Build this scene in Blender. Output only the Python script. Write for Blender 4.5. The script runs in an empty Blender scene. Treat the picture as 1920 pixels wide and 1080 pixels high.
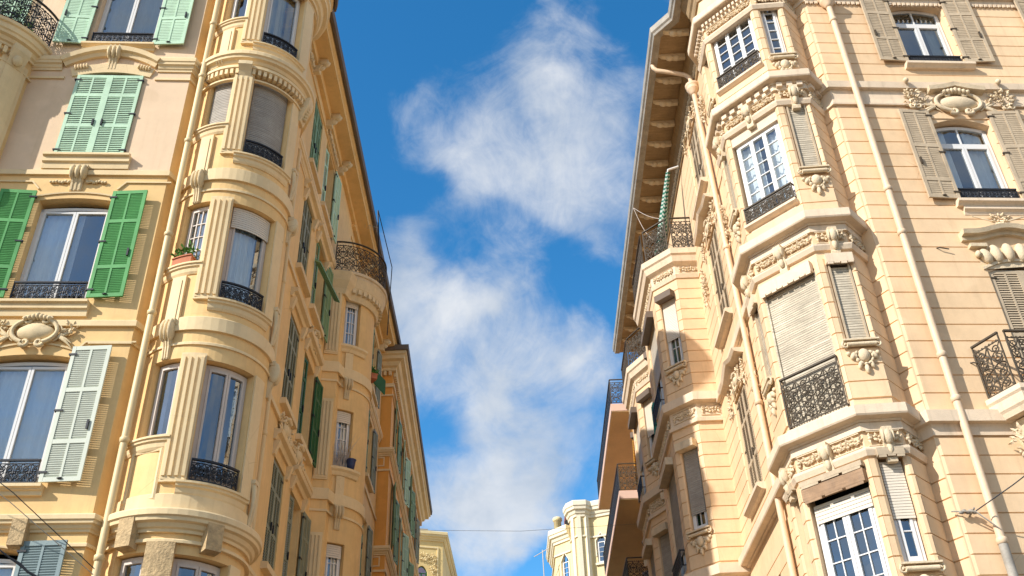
import bpy, math, random
from mathutils import Vector, Matrix
R = math.radians
random.seed(7)
S = bpy.context.scene
COL = S.collection

# ------------------------------------------------------------------ camera
PITCH, ROLL = R(35.054), R(2.089)
Fw = Vector((0, math.cos(PITCH), math.sin(PITCH)))
U0 = Vector((0, -math.sin(PITCH), math.cos(PITCH)))
R0 = Vector((1, 0, 0))
cx = math.cos(ROLL) * R0 - math.sin(ROLL) * U0
cy = math.sin(ROLL) * R0 + math.cos(ROLL) * U0
cam = bpy.data.cameras.new('camera')
cam.sensor_width = 36.0
cam.lens = 1867 / 1920 * 36
cam.clip_end = 3000
cam_o = bpy.data.objects.new('camera', cam)
COL.objects.link(cam_o)
cam_o.matrix_world = Matrix(((cx.x, cy.x, -Fw.x, 0), (cx.y, cy.y, -Fw.y, 0), (cx.z, cy.z, -Fw.z, 1.6), (0, 0, 0, 1)))
S.camera = cam_o

# ------------------------------------------------------------------ sun and sky
SUN_AZ = math.atan2(-0.812, -0.583)      # clockwise from +Y
SUN_EL = R(33.5)
sv = Vector((math.sin(SUN_AZ) * math.cos(SUN_EL), math.cos(SUN_AZ) * math.cos(SUN_EL), math.sin(SUN_EL)))
sun = bpy.data.lights.new('sun', 'SUN')
sun.energy = 4.6
sun.angle = R(0.5)
sun.color = (1.0, 0.95, 0.88)
sun_o = bpy.data.objects.new('sun', sun)
COL.objects.link(sun_o)
sun_o.rotation_euler = sv.to_track_quat('Z', 'Y').to_euler()

world = bpy.data.worlds.new('World')
S.world = world
world.use_nodes = True
wn, wl = world.node_tree.nodes, world.node_tree.links
wn.clear()
w_out = wn.new('ShaderNodeOutputWorld')
w_bg = wn.new('ShaderNodeBackground')
w_bg.inputs['Strength'].default_value = 0.125
sky = wn.new('ShaderNodeTexSky')
sky.sky_type = 'NISHITA'
sky.sun_disc = False
sky.sun_elevation = SUN_EL
sky.sun_rotation = SUN_AZ % (2 * math.pi)
sky.air_density = 1.0
sky.dust_density = 0.3
sky.ozone_density = 3.0
hs = wn.new('ShaderNodeHueSaturation')
hs.inputs['Saturation'].default_value = 1.32
hs.inputs['Value'].default_value = 1.38
hs.inputs['Hue'].default_value = 0.494
wl.new(sky.outputs[0], hs.inputs['Color'])
tc = wn.new('ShaderNodeTexCoord')
CLOUDS = [[-0.0936, 0.7042, 0.7038, 0.043, 0.218], [-0.052, 0.7111, 0.7011, 0.049, 0.234], [-0.0077, 0.6723, 0.7403, 0.055, 0.265], [0.0396, 0.6654, 0.7454, 0.055, 0.328], [0.0805, 0.6874, 0.7218, 0.055, 0.39], [0.1107, 0.7226, 0.6823, 0.055, 0.406], [0.0274, 0.7065, 0.7072, 0.055, 0.312], [-0.0272, 0.7377, 0.6746, 0.049, 0.312], [0.0147, 0.7495, 0.6618, 0.055, 0.328], [0.0678, 0.7491, 0.6589, 0.055, 0.39], [0.098, 0.7785, 0.6199, 0.049, 0.39], [-0.045, 0.7681, 0.6387, 0.031, 0.234], [0.0553, 0.7867, 0.6148, 0.037, 0.273], [-0.1155, 0.7886, 0.6039, 0.049, 0.585], [-0.091, 0.8194, 0.5659, 0.054, 0.7], [-0.1236, 0.8336, 0.5384, 0.048, 0.6], [-0.0481, 0.8167, 0.5751, 0.032, 0.55], [-0.0111, 0.8244, 0.5658, 0.032, 0.6], [-0.034, 0.847, 0.5305, 0.048, 0.55], [0.0022, 0.8647, 0.5022, 0.048, 0.5], [0.0514, 0.848, 0.5274, 0.043, 0.6], [0.0769, 0.8609, 0.503, 0.037, 0.6], [-0.0884, 0.865, 0.4939, 0.037, 0.4], [-0.0361, 0.879, 0.4754, 0.032, 0.35], [0.0272, 0.8853, 0.4642, 0.054, 0.45], [-0.006, 0.9016, 0.4326, 0.048, 0.5], [-0.0392, 0.9216, 0.3863, 0.054, 0.6], [0.0465, 0.9037, 0.4257, 0.048, 0.5], [-0.0757, 0.9211, 0.3819, 0.043, 0.6], [-0.008, 0.9246, 0.3808, 0.043, 0.5], [0.0187, 0.9189, 0.394, 0.032, 0.35], [0.1575, 0.625, 0.7645, 0.022, 0.351], [-0.0407, 0.9415, 0.3346, 0.048, 0.6], [-0.1303, 0.6482, 0.7502, 0.107, -0.5], [0.0614, 0.8183, 0.5714, 0.032, -0.6], [0.0923, 0.832, 0.5471, 0.021, -0.5], [0.0281, 0.7968, 0.6036, 0.021, -0.4], [-0.0567, 0.7842, 0.618, 0.024, -0.3], [-0.0684, 0.8844, 0.4617, 0.027, -0.35], [0.0188, 0.9411, 0.3375, 0.024, -0.5], [-0.133, 0.7394, 0.66, 0.032, -0.5], [-0.081, 0.7483, 0.6584, 0.027, -0.4], [0.1275, 0.6364, 0.7607, 0.027, -0.4], [-0.1298, 0.7004, 0.7018, 0.021, -0.4], [-0.003, 0.78, 0.6258, 0.021, -0.25], [0.1012, 0.8165, 0.5684, 0.021, -0.5], [-0.0999, 0.7182, 0.6886, 0.048, 0.22], [-0.049, 0.7472, 0.6628, 0.048, 0.22], [-0.0087, 0.7865, 0.6176, 0.043, 0.22], [0.0329, 0.8064, 0.5905, 0.037, 0.2], [-0.1074, 0.6807, 0.7246, 0.037, 0.15], [0.0301, 0.6426, 0.7656, 0.043, 0.12], [0.0755, 0.8054, 0.5879, 0.032, 0.15]]
def wmath(op, a, b=None, c=None, clamp=False):
    n = wn.new('ShaderNodeMath'); n.operation = op; n.use_clamp = clamp
    for i, v in enumerate((a, b, c)):
        if v is None: continue
        if isinstance(v, (int, float)): n.inputs[i].default_value = v
        else: wl.new(v, n.inputs[i])
    return n.outputs[0]
def wnoise(scale, detail, rough, dist=0.0):
    n = wn.new('ShaderNodeTexNoise')
    n.inputs['Scale'].default_value = scale; n.inputs['Detail'].default_value = detail
    n.inputs['Roughness'].default_value = rough; n.inputs['Distortion'].default_value = dist
    wl.new(tc.outputs['Generated'], n.inputs['Vector'])
    return n.outputs['Fac']
warp = wn.new('ShaderNodeTexNoise'); warp.inputs['Scale'].default_value = 9; warp.inputs['Detail'].default_value = 5
wl.new(tc.outputs['Generated'], warp.inputs['Vector'])
wv = wn.new('ShaderNodeVectorMath'); wv.operation = 'SUBTRACT'; wv.inputs[1].default_value = (.5, .5, .5)
wl.new(warp.outputs['Color'], wv.inputs[0])
wv2 = wn.new('ShaderNodeVectorMath'); wv2.operation = 'SCALE'; wv2.inputs['Scale'].default_value = 0.11
wl.new(wv.outputs[0], wv2.inputs[0])
wv3 = wn.new('ShaderNodeVectorMath'); wv3.operation = 'ADD'
wl.new(tc.outputs['Generated'], wv3.inputs[0]); wl.new(wv2.outputs[0], wv3.inputs[1])
acc = None
for x, y, z, rad, wt in CLOUDS:
    d = wn.new('ShaderNodeVectorMath'); d.operation = 'DISTANCE'
    wl.new(wv3.outputs[0], d.inputs[0]); d.inputs[1].default_value = (x, y, z)
    m = wn.new('ShaderNodeMapRange'); m.interpolation_type = 'SMOOTHERSTEP'
    m.inputs['From Min'].default_value = rad * 1.8; m.inputs['From Max'].default_value = 0
    m.inputs['To Min'].default_value = 0; m.inputs['To Max'].default_value = wt
    wl.new(d.outputs['Value'], m.inputs['Value'])
    acc = m.outputs[0] if acc is None else wmath('ADD', acc, m.outputs[0])
d = wn.new('ShaderNodeVectorMath'); d.operation = 'DISTANCE'      # unseen broken cloud added outside the view to whiten the blue fill light
wl.new(tc.outputs['Generated'], d.inputs[0]); d.inputs[1].default_value = (0, .82, .57)
m = wn.new('ShaderNodeMapRange'); m.interpolation_type = 'SMOOTHSTEP'
m.inputs['From Min'].default_value = .5; m.inputs['From Max'].default_value = .95; m.inputs['To Min'].default_value = 0; m.inputs['To Max'].default_value = .72
wl.new(d.outputs['Value'], m.inputs['Value']); acc = wmath('ADD', acc, m.outputs[0]); far_mask = m
n1 = wnoise(9, 10, 0.62, 0.9)
n2 = wnoise(34, 8, 0.68, 0.8)
dens = wmath('ADD', acc, wmath('MULTIPLY', wmath('SUBTRACT', n1, 0.5), 1.85))
dens = wmath('ADD', dens, wmath('MULTIPLY', wmath('SUBTRACT', n2, 0.5), 0.6))
mr = wn.new('ShaderNodeMapRange'); mr.interpolation_type = 'SMOOTHSTEP'
mr.inputs['From Min'].default_value = 0.0; mr.inputs['From Max'].default_value = 1.42
mr.inputs['To Max'].default_value = 0.93
wl.new(dens, mr.inputs['Value'])
shade = wnoise(11, 6, 0.55, 0.4)
cr = wn.new('ShaderNodeValToRGB')
cr.color_ramp.elements[0].position = 0.3; cr.color_ramp.elements[0].color = (2.9, 3.4, 4.1, 1)
cr.color_ramp.elements[1].position = 0.66; cr.color_ramp.elements[1].color = (5.0, 5.15, 5.35, 1)
wl.new(shade, cr.inputs['Fac'])
warm = wn.new('ShaderNodeMixRGB'); warm.blend_type = 'MULTIPLY'; warm.inputs['Color2'].default_value = (1.08, .95, .80, 1)     # warm tint given to the added unseen clouds, to warm the shade fill
wl.new(far_mask.outputs[0], warm.inputs['Fac']); wl.new(cr.outputs[0], warm.inputs['Color1'])
cm = wn.new('ShaderNodeMixRGB')
wl.new(mr.outputs[0], cm.inputs['Fac']); wl.new(hs.outputs[0], cm.inputs['Color1']); wl.new(warm.outputs[0], cm.inputs['Color2'])
wl.new(cm.outputs[0], w_bg.inputs['Color']); wl.new(w_bg.outputs[0], w_out.inputs['Surface'])

S.view_settings.view_transform = 'Standard'
S.view_settings.look = 'None'
S.view_settings.exposure = 0.43
S.view_settings.gamma = 1
S.render.resolution_x, S.render.resolution_y = 1024, 576

# ------------------------------------------------------------------ materials
MATS = {}
def mat(name, col, rough=0.75, var=0.08, vscale=1.2, bump=0.15, bscale=60, streak=0.0, streak_col=None, metal=0.0, spec=0.3, grain=0.0, grain_scale=(1, 1, 30), sheen=None):
    if name in MATS: return MATS[name]
    m = bpy.data.materials.new(name); m.use_nodes = True
    nt = m.node_tree; n, l = nt.nodes, nt.links
    b = n['Principled BSDF']
    b.inputs['Roughness'].default_value = rough
    b.inputs['Metallic'].default_value = metal
    b.inputs['Specular IOR Level'].default_value = spec
    co = n.new('ShaderNodeTexCoord').outputs['Object']
    base = n.new('ShaderNodeRGB'); base.outputs[0].default_value = (*col, 1)
    cur = base.outputs[0]
    def mix(f, c2, mode='MULTIPLY', amt=1.0):
        nonlocal cur
        x = n.new('ShaderNodeMixRGB'); x.blend_type = mode
        if isinstance(f, float): x.inputs['Fac'].default_value = f
        else: l.new(f, x.inputs['Fac'])
        l.new(cur, x.inputs['Color1'])
        if isinstance(c2, tuple): x.inputs['Color2'].default_value = (*c2, 1)
        else: l.new(c2, x.inputs['Color2'])
        cur = x.outputs[0]
    def noise(scale, detail=6, rough_=0.6, vec=None):
        t = n.new('ShaderNodeTexNoise'); t.inputs['Scale'].default_value = scale
        t.inputs['Detail'].default_value = detail; t.inputs['Roughness'].default_value = rough_
        l.new(vec or co, t.inputs['Vector']); return t.outputs['Fac']
    def ramp(f, a, b_, c0, c1):
        r_ = n.new('ShaderNodeValToRGB'); e = r_.color_ramp.elements
        e[0].position = a; e[0].color = (*c0, 1); e[1].position = b_; e[1].color = (*c1, 1)
        l.new(f, r_.inputs['Fac']); return r_.outputs[0]
    if var:
        mix(1.0, ramp(noise(vscale, 8, 0.65), 0.3, 0.7, (1 - var,) * 3, (1 + var * .5,) * 3))
        mix(1.0, ramp(noise(vscale * 9, 5, 0.7), 0.3, 0.72, (1 - var * .6,) * 3, (1,) * 3))
    if 'plaster' in name:                                # patched render: faint tone steps, and thin crack lines
        pt = n.new('ShaderNodeMapRange'); pt.inputs['From Min'].default_value = .56; pt.inputs['From Max'].default_value = .585; pt.inputs['To Max'].default_value = .8
        l.new(noise(.55, 3, .5), pt.inputs['Value']); mix(pt.outputs[0], (.93, .92, .90))
        vo = n.new('ShaderNodeTexVoronoi'); vo.feature = 'DISTANCE_TO_EDGE'; vo.inputs['Scale'].default_value = .9; l.new(co, vo.inputs['Vector'])
        ck = n.new('ShaderNodeMapRange'); ck.inputs['From Min'].default_value = .006; ck.inputs['From Max'].default_value = 0; l.new(vo.outputs['Distance'], ck.inputs['Value'])
        gate = n.new('ShaderNodeMapRange'); gate.inputs['From Min'].default_value = .55; gate.inputs['From Max'].default_value = .7; gate.inputs['To Max'].default_value = .5; l.new(noise(.9, 3, .5), gate.inputs['Value'])
        ml = n.new('ShaderNodeMath'); ml.operation = 'MULTIPLY'; l.new(ck.outputs[0], ml.inputs[0]); l.new(gate.outputs[0], ml.inputs[1]); mix(ml.outputs[0], (.45, .38, .3))
    if streak:
        mp = n.new('ShaderNodeMapping'); mp.inputs['Scale'].default_value = (5, 5, .35); l.new(co, mp.inputs['Vector'])
        f = noise(1.6, 7, 0.7, mp.outputs[0])
        g = n.new('ShaderNodeMapRange'); g.inputs['From Min'].default_value = .52; g.inputs['From Max'].default_value = .8
        g.inputs['To Max'].default_value = streak; l.new(f, g.inputs['Value'])
        mix(g.outputs[0], streak_col or (0.32, 0.26, 0.18), 'MIX')
    if grain:
        mp = n.new('ShaderNodeMapping'); mp.inputs['Scale'].default_value = grain_scale; l.new(co, mp.inputs['Vector'])
        f = noise(2.0, 8, 0.75, mp.outputs[0])
        mix(1.0, ramp(f, .3, .65, (1 - grain,) * 3, (1,) * 3))
    l.new(cur, b.inputs['Base Color'])
    if bump:
        bp = n.new('ShaderNodeBump'); bp.inputs['Strength'].default_value = bump; bp.inputs['Distance'].default_value = .02
        l.new(noise(bscale, 5, 0.6), bp.inputs['Height']); l.new(bp.outputs[0], b.inputs['Normal'])
    MATS[name] = m
    return m
plLu = mat('pale_peach_plaster', (0.76, 0.56, 0.37), var=.09, vscale=.8, streak=.3, streak_col=(.5, .34, .18))
plL = mat('peach_plaster', (0.84, 0.565, 0.25), var=.13, vscale=.8, streak=.5, streak_col=(.5, .34, .18))
plLt = mat('cream_trim_plaster', (0.82, 0.63, 0.36), var=.10, streak=.3, streak_col=(.5, .36, .2))
plR = mat('sand_plaster', (0.84, 0.60, 0.365), var=.14, vscale=.8, streak=.5, streak_col=(.52, .37, .22))
plRt = mat('pale_stone_trim', (0.79, 0.63, 0.455), var=.12, vscale=2, streak=.55, streak_col=(.36, .29, .2), bump=.3)
plRo = mat('carved_stone', (0.76, 0.61, 0.41), var=.18, vscale=5, bump=.5, bscale=45, streak=.4, streak_col=(.33, .26, .18))
plLo = mat('carved_plaster', (0.76, 0.60, 0.36), var=.12, vscale=5, bump=.3, bscale=45)
rough_m = mat('vermiculated_stone', (0.62, 0.44, 0.23), var=.35, vscale=9, bump=1.0, bscale=28)
soffR = mat('weathered_soffit_boards', (0.46, 0.31, 0.16), var=.25, vscale=2, grain=.35, grain_scale=(1, 9, 1))
gutt = mat('weathered_zinc', (0.42, 0.38, 0.32), rough=.6, var=.3, vscale=4, streak=.4, streak_col=(.2, .17, .14))
roofm = mat('dark_zinc_edge', (0.17, 0.13, 0.10), rough=.7, var=.2)
iron = mat('black_iron', (0.022, 0.024, 0.03), rough=.45, var=.1, bump=.05)
ironR = mat('aged_brown_iron', (0.085, 0.064, 0.042), rough=.6, var=.3, vscale=12, bump=.15)
white = mat('white_paint', (0.72, 0.71, 0.69), rough=.4, var=.04, bump=.03)
offwh = mat('aged_white_paint', (0.62, 0.54, 0.47), rough=.55, var=.1, bump=.05)
mint = mat('mint_paint', (0.50, 0.70, 0.50), rough=.6, var=.16, vscale=3, bump=.05, streak=.25, streak_col=(.2, .3, .2))
green = mat('bright_green_paint', (0.095, 0.35, 0.10), rough=.55, var=.2, vscale=3, bump=.05)
dgreen = mat('dark_green_paint', (0.03, 0.13, 0.05), rough=.5, var=.15)
sage = mat('sage_paint', (0.22, 0.36, 0.20), rough=.55, var=.15, vscale=4)
greygr = mat('grey_green_paint', (0.27, 0.29, 0.21), rough=.6, var=.15, vscale=3)
pale = mat('pale_grey_green_paint', (0.60, 0.63, 0.52), rough=.5, var=.07, bump=.05)
slate = mat('slate_blue_paint', (0.22, 0.29, 0.29), rough=.5, var=.1)
beige = mat('weathered_beige_paint', (0.60, 0.475, 0.325), rough=.75, var=.2, vscale=4, streak=.45, streak_col=(.26, .2, .14), grain=.2)
blindm = mat('weathered_wood_blind', (0.76, 0.66, 0.50), rough=.8, var=.25, vscale=2.5, grain=.62, grain_scale=(.8, .8, 22))
blindg = mat('grey_wood_blind', (0.50, 0.45, 0.38), rough=.75, var=.2, vscale=2, grain=.4, grain_scale=(1, 1, 22))
pvc = mat('cream_roller_slats', (0.70, 0.62, 0.50), rough=.5, var=.06)
curt = mat('white_curtain', (0.80, 0.81, 0.80), rough=.9, var=.05, bump=0)
curtd = mat('grey_blue_curtain', (0.30, 0.34, 0.34), rough=.9, var=.08, bump=0)
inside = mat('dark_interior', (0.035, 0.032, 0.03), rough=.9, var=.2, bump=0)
orange = mat('orange_plaster', (0.80, 0.37, 0.08), var=.1, streak=.25, streak_col=(.45, .2, .06))
orlite = mat('light_orange_plaster', (0.86, 0.46, 0.14), var=.1, streak=.2, streak_col=(.5, .25, .1))
cream = mat('pale_cream_plaster', (0.78, 0.64, 0.36), var=.06, streak=.2, streak_col=(.55, .45, .25))
yellow = mat('yellow_plaster', (0.76, 0.58, 0.26), var=.08, streak=.25, streak_col=(.45, .33, .15))
pinkp = mat('pink_render', (0.72, 0.50, 0.40), var=.08)
tanp = mat('tan_balcony_soffit', (0.74, 0.55, 0.32), var=.12)
terra = mat('terracotta', (0.50, 0.18, 0.09), rough=.8, var=.15)
tile = mat('red_roof_tile', (0.30, 0.10, 0.07), rough=.85, var=.3, vscale=6)
leafm = mat('leaf_green', (0.09, 0.24, 0.03), rough=.6, var=.3, vscale=20, bump=0)
pipeL = mat('cream_pipe_paint', (0.74, 0.57, 0.31), rough=.45, var=.06, bump=.03)
pipeR = mat('peach_pipe_paint', (0.78, 0.58, 0.39), rough=.5, var=.14, vscale=3, bump=.03)
asph = mat('asphalt', (0.05, 0.05, 0.052), rough=.9, var=.2, vscale=.8)
pave = mat('pale_paving', (0.42, 0.29, 0.17), rough=.85, var=.12, vscale=1)
tealc = mat('teal_cloth', (0.03, 0.30, 0.26), rough=.9, var=.2, bump=0)
ocher = mat('ochre_cloth', (0.60, 0.34, 0.05), rough=.9, var=.15, bump=0)
pinkc = mat('pink_cloth', (0.62, 0.14, 0.17), rough=.9, var=.3, vscale=9, bump=0)
blackc = mat('black_lacquer', (0.012, 0.012, 0.014), rough=.3, var=0, bump=0)
bluep = mat('blue_glaze', (0.03, 0.05, 0.14), rough=.3, var=.1, bump=0)
greyc = mat('grey_fabric', (0.42, 0.38, 0.40), rough=.9, var=.1, bump=0)

def stripes(name, c1, c2, scale):
    m = bpy.data.materials.new(name); m.use_nodes = True
    n, l = m.node_tree.nodes, m.node_tree.links
    co = n.new('ShaderNodeTexCoord'); w_ = n.new('ShaderNodeTexWave'); w_.wave_type = 'BANDS'; w_.bands_direction = 'Z'
    w_.inputs['Scale'].default_value = scale; w_.inputs['Distortion'].default_value = 2.2
    l.new(co.outputs['Object'], w_.inputs['Vector'])
    r_ = n.new('ShaderNodeValToRGB'); r_.color_ramp.elements[0].color = (*c1, 1); r_.color_ramp.elements[1].color = (*c2, 1)
    r_.color_ramp.elements[0].position = .45; r_.color_ramp.elements[1].position = .55
    l.new(w_.outputs['Fac'], r_.inputs['Fac']); l.new(r_.outputs[0], n['Principled BSDF'].inputs['Base Color'])
    n['Principled BSDF'].inputs['Roughness'].default_value = .85
    return m
awn_g = stripes('green_white_striped_canvas', (0.004, .13, .08), (.42, .47, .42), 2.6)
awn_o = stripes('ochre_striped_canvas', (0.55, .27, .03), (.33, .15, .02), 3.0)

def glass_mat(name, tint, refl):
    m = bpy.data.materials.new(name); m.use_nodes = True
    n, l = m.node_tree.nodes, m.node_tree.links; n.clear()
    o = n.new('ShaderNodeOutputMaterial'); mx = n.new('ShaderNodeMixShader')
    t = n.new('ShaderNodeBsdfTransparent'); t.inputs[0].default_value = (*tint, 1)
    g = n.new('ShaderNodeBsdfGlossy'); g.inputs['Roughness'].default_value = .015; g.inputs[0].default_value = (.82, .92, 1, 1)
    fr = n.new('ShaderNodeFresnel'); fr.inputs['IOR'].default_value = 1.52
    nz = n.new('ShaderNodeTexNoise'); nz.inputs['Scale'].default_value = 1.3; nz.inputs['Detail'].default_value = 1
    tco = n.new('ShaderNodeTexCoord'); l.new(tco.outputs['Object'], nz.inputs['Vector'])
    bp = n.new('ShaderNodeBump'); bp.inputs['Strength'].default_value = .07; bp.inputs['Distance'].default_value = .05
    l.new(nz.outputs['Fac'], bp.inputs['Height']); l.new(bp.outputs[0], g.inputs['Normal'])
    a = n.new('ShaderNodeMath'); a.operation = 'MULTIPLY_ADD'; a.inputs[1].default_value = 1.2; a.inputs[2].default_value = refl; a.use_clamp = True
    l.new(fr.outputs[0], a.inputs[0]); l.new(a.outputs[0], mx.inputs[0]); l.new(t.outputs[0], mx.inputs[1]); l.new(g.outputs[0], mx.inputs[2])
    l.new(mx.outputs[0], o.inputs[0])
    return m
glass = glass_mat('window_glass', (.90, .94, .95), .18)

# ------------------------------------------------------------------ frames and mesh builder
class Fl:                                   # flat facade: u along, w outward, z up
    step = None; k = 1.0
    def __init__(s, a, b):
        s.o = Vector((a[0], a[1], 0)); d = Vector((b[0] - a[0], b[1] - a[1], 0)); s.len = d.length
        s.u = d.normalized(); s.n = Vector((s.u.y, -s.u.x, 0))
    def P(s, u, w, z): return s.o + s.u * u + s.n * w + Vector((0, 0, z))
class Fx:                                   # free frame with its own axes
    step = None; k = 1.0
    def __init__(s, o, u, n, v=(0, 0, 1)): s.o, s.u, s.n, s.v = Vector(o), Vector(u).normalized(), Vector(n).normalized(), Vector(v).normalized()
    def P(s, u, w, z): return s.o + s.u * u + s.n * w + s.v * z
class Fc:                                   # round bay: u in degrees
    def __init__(s, c, r, step=6): s.c, s.r, s.step = c, r, step; s.k = 180 / (math.pi * r)
    def P(s, u, w, z):
        t = R(u); q = s.r + w
        return Vector((s.c[0] + q * math.sin(t), s.c[1] - q * math.cos(t), z))
def ncol(F, u0, u1): return 1 if not F.step else max(1, math.ceil(abs(u1 - u0) / F.step - 1e-6))

class M:
    def __init__(s, auto=False): s.v, s.f, s.sm, s.cuts, s.auto = [], [], [], [], auto
    def item(s): s.cuts.append((len(s.v), len(s.f)))
    def _a(s):
        if s.auto: s.item()
    def add(s, pts, faces, smooth=False):
        b = len(s.v); s.v.extend([tuple(p) for p in pts])
        for f in faces: s.f.append([i + b for i in f]); s.sm.append(smooth)
    def box(s, F, u0, u1, w0, w1, z0, z1, t=0.0, tz=0.0, nu=None):
        s._a()
        n = nu or ncol(F, u0, u1); t *= F.k; pts = []
        for i in range(n + 1):
            a = u0 + (u1 - u0) * i / n; b = (u0 + t) + (u1 - u0 - 2 * t) * i / n
            pts += [F.P(a, w0, z0), F.P(b, w1, z0 + tz), F.P(b, w1, z1 - tz), F.P(a, w0, z1)]
        fs = []
        for i in range(n):
            for j in range(4):
                k = (j + 1) % 4; fs.append([i * 4 + j, i * 4 + k, i * 4 + 4 + k, i * 4 + 4 + j])
        fs += [[3, 2, 1, 0], [n * 4, n * 4 + 1, n * 4 + 2, n * 4 + 3]]
        s.add(pts, fs)
    def ext(s, F, u0, u1, prof, smooth=False):
        s._a()
        n = ncol(F, u0, u1); p = len(prof); pts = []
        for i in range(n + 1):
            a = u0 + (u1 - u0) * i / n; pts += [F.P(a, w, z) for w, z in prof]
        fs = [[i * p + j, i * p + (j + 1) % p, (i + 1) * p + (j + 1) % p, (i + 1) * p + j] for i in range(n) for j in range(p)]
        s.add(pts, fs, smooth); s.add([F.P(u0, w, z) for w, z in prof], [list(range(p))]); s.add([F.P(u1, w, z) for w, z in prof], [list(range(p))])
    def sweep(s, path, prof, closed=False):
        s._a()
        n, p = len(path), len(prof); pts = []
        for i in range(n):
            P = Vector(path[i]); ds = []
            if i > 0 or closed: ds.append((P - Vector(path[i - 1])).normalized())
            if i < n - 1 or closed: ds.append((Vector(path[(i + 1) % n]) - P).normalized())
            ns = [Vector((d.y, -d.x)) for d in ds]
            m = ns[0] if len(ns) == 1 else (ns[0] + ns[1]).normalized()
            k = 1 / max(.35, m.dot(ns[0]))
            pts += [(P.x + m.x * k * w, P.y + m.y * k * w, z) for w, z in prof]
        fs = [[i * p + j, i * p + (j + 1) % p, ((i + 1) % n) * p + (j + 1) % p, ((i + 1) % n) * p + j] for i in range(n if closed else n - 1) for j in range(p)]
        if not closed: fs += [list(range(p)), [(n - 1) * p + j for j in range(p)]]
        s.add(pts, fs)
    def facesweep(s, F, pts, prof, closed=False):      # moulding drawn on the facade: prof = (across, out)
        s._a()
        n, p = len(pts), len(prof); V = []
        q = [Vector((a / F.k, b)) for a, b in pts]
        for i in range(n):
            ds = []
            if i > 0 or closed: ds.append((q[i] - q[i - 1]).normalized())
            if i < n - 1 or closed: ds.append((q[(i + 1) % n] - q[i]).normalized())
            ns = [Vector((-d.y, d.x)) for d in ds]; m = ns[0] if len(ns) == 1 else (ns[0] + ns[1]).normalized()
            k = 1 / max(.4, m.dot(ns[0]))
            V += [F.P((q[i].x + m.x * k * a) * F.k, w, q[i].y + m.y * k * a) for a, w in prof]
        fs = [[i * p + j, i * p + (j + 1) % p, ((i + 1) % n) * p + (j + 1) % p, ((i + 1) % n) * p + j] for i in range(n if closed else n - 1) for j in range(p)]
        if not closed: fs += [list(range(p)), [(n - 1) * p + j for j in range(p)]]
        s.add(V, fs)
    def tube(s, pts, r, n=5, smooth=True):
        pts = [Vector(p) for p in pts]; N = len(pts); rs = r if isinstance(r, (list, tuple)) else [r] * N
        t0 = (pts[1] - pts[0]).normalized(); a = t0.cross(Vector((.31, .52, .79))).normalized(); V = []
        for i in range(N):
            t = (pts[min(i + 1, N - 1)] - pts[max(i - 1, 0)])
            if t.length < 1e-9: t = t0
            t.normalize(); a = (a - t * a.dot(t)); a = a.normalized() if a.length > 1e-6 else t.orthogonal().normalized(); b = t.cross(a)
            V += [pts[i] + (a * math.cos(2 * math.pi * j / n) + b * math.sin(2 * math.pi * j / n)) * rs[i] for j in range(n)]
        fs = [[i * n + j, i * n + (j + 1) % n, (i + 1) * n + (j + 1) % n, (i + 1) * n + j] for i in range(N - 1) for j in range(n)]
        s.add(V, fs, smooth); s.add(V[:n], [list(range(n))]); s.add(V[-n:], [list(range(n))])
    def lump(s, F, u, w, z, ru, rw, rz, rot=0.0, a=8, b=5):
        V = []; c, d = math.cos(rot), math.sin(rot)
        for i in range(b + 1):
            ph = math.pi * i / b
            for j in range(a):
                th = 2 * math.pi * j / a
                x, y, q = ru * math.sin(ph) * math.cos(th), rw * math.sin(ph) * math.sin(th), rz * math.cos(ph)
                V.append(F.P(u + (x * c - q * d) * F.k, w + y, z + x * d + q * c))
        s.add(V, [[i * a + j, i * a + (j + 1) % a, (i + 1) * a + (j + 1) % a, (i + 1) * a + j] for i in range(b) for j in range(a)], True)
    def line(s, F, pts, w, r, n=4):                     # tube through (u metric offset from F, z)
        s.tube([F.P(a, w, b) for a, b in pts], r, n)
    def lathe(s, c, prof, n=14):
        V = []
        for r, z in prof: V += [(c[0] + r * math.cos(2 * math.pi * j / n), c[1] + r * math.sin(2 * math.pi * j / n), c[2] + z) for j in range(n)]
        s.add(V, [[i * n + j, i * n + (j + 1) % n, (i + 1) * n + (j + 1) % n, (i + 1) * n + j] for i in range(len(prof) - 1) for j in range(n)], True)
    def wall(s, F, u0, u1, z0, z1, holes=(), depth=.26, w=0.0):
        us = {u0, u1}; zs = {z0, z1}
        for h in holes: us |= {h[0], h[1]}; zs |= {h[2], h[3] + (h[4] if len(h) > 4 else 0)}
        us = sorted(x for x in us if u0 - 1e-6 <= x <= u1 + 1e-6); zs = sorted(x for x in zs if z0 - 1e-6 <= x <= z1 + 1e-6)
        if F.step:
            ex = []
            for a, b in zip(us, us[1:]):
                n = ncol(F, a, b); ex += [a + (b - a) * i / n for i in range(n)]
            us = ex + [us[-1]]
        for a, b in zip(us, us[1:]):
            for c, d in zip(zs, zs[1:]):
                mu, mz = (a + b) / 2, (c + d) / 2
                if any(h[0] < mu < h[1] and h[2] < mz < h[3] + (h[4] if len(h) > 4 else 0) for h in holes): continue
                s.add([F.P(a, w, c), F.P(b, w, c), F.P(b, w, d), F.P(a, w, d)], [[0, 1, 2, 3]])
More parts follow.
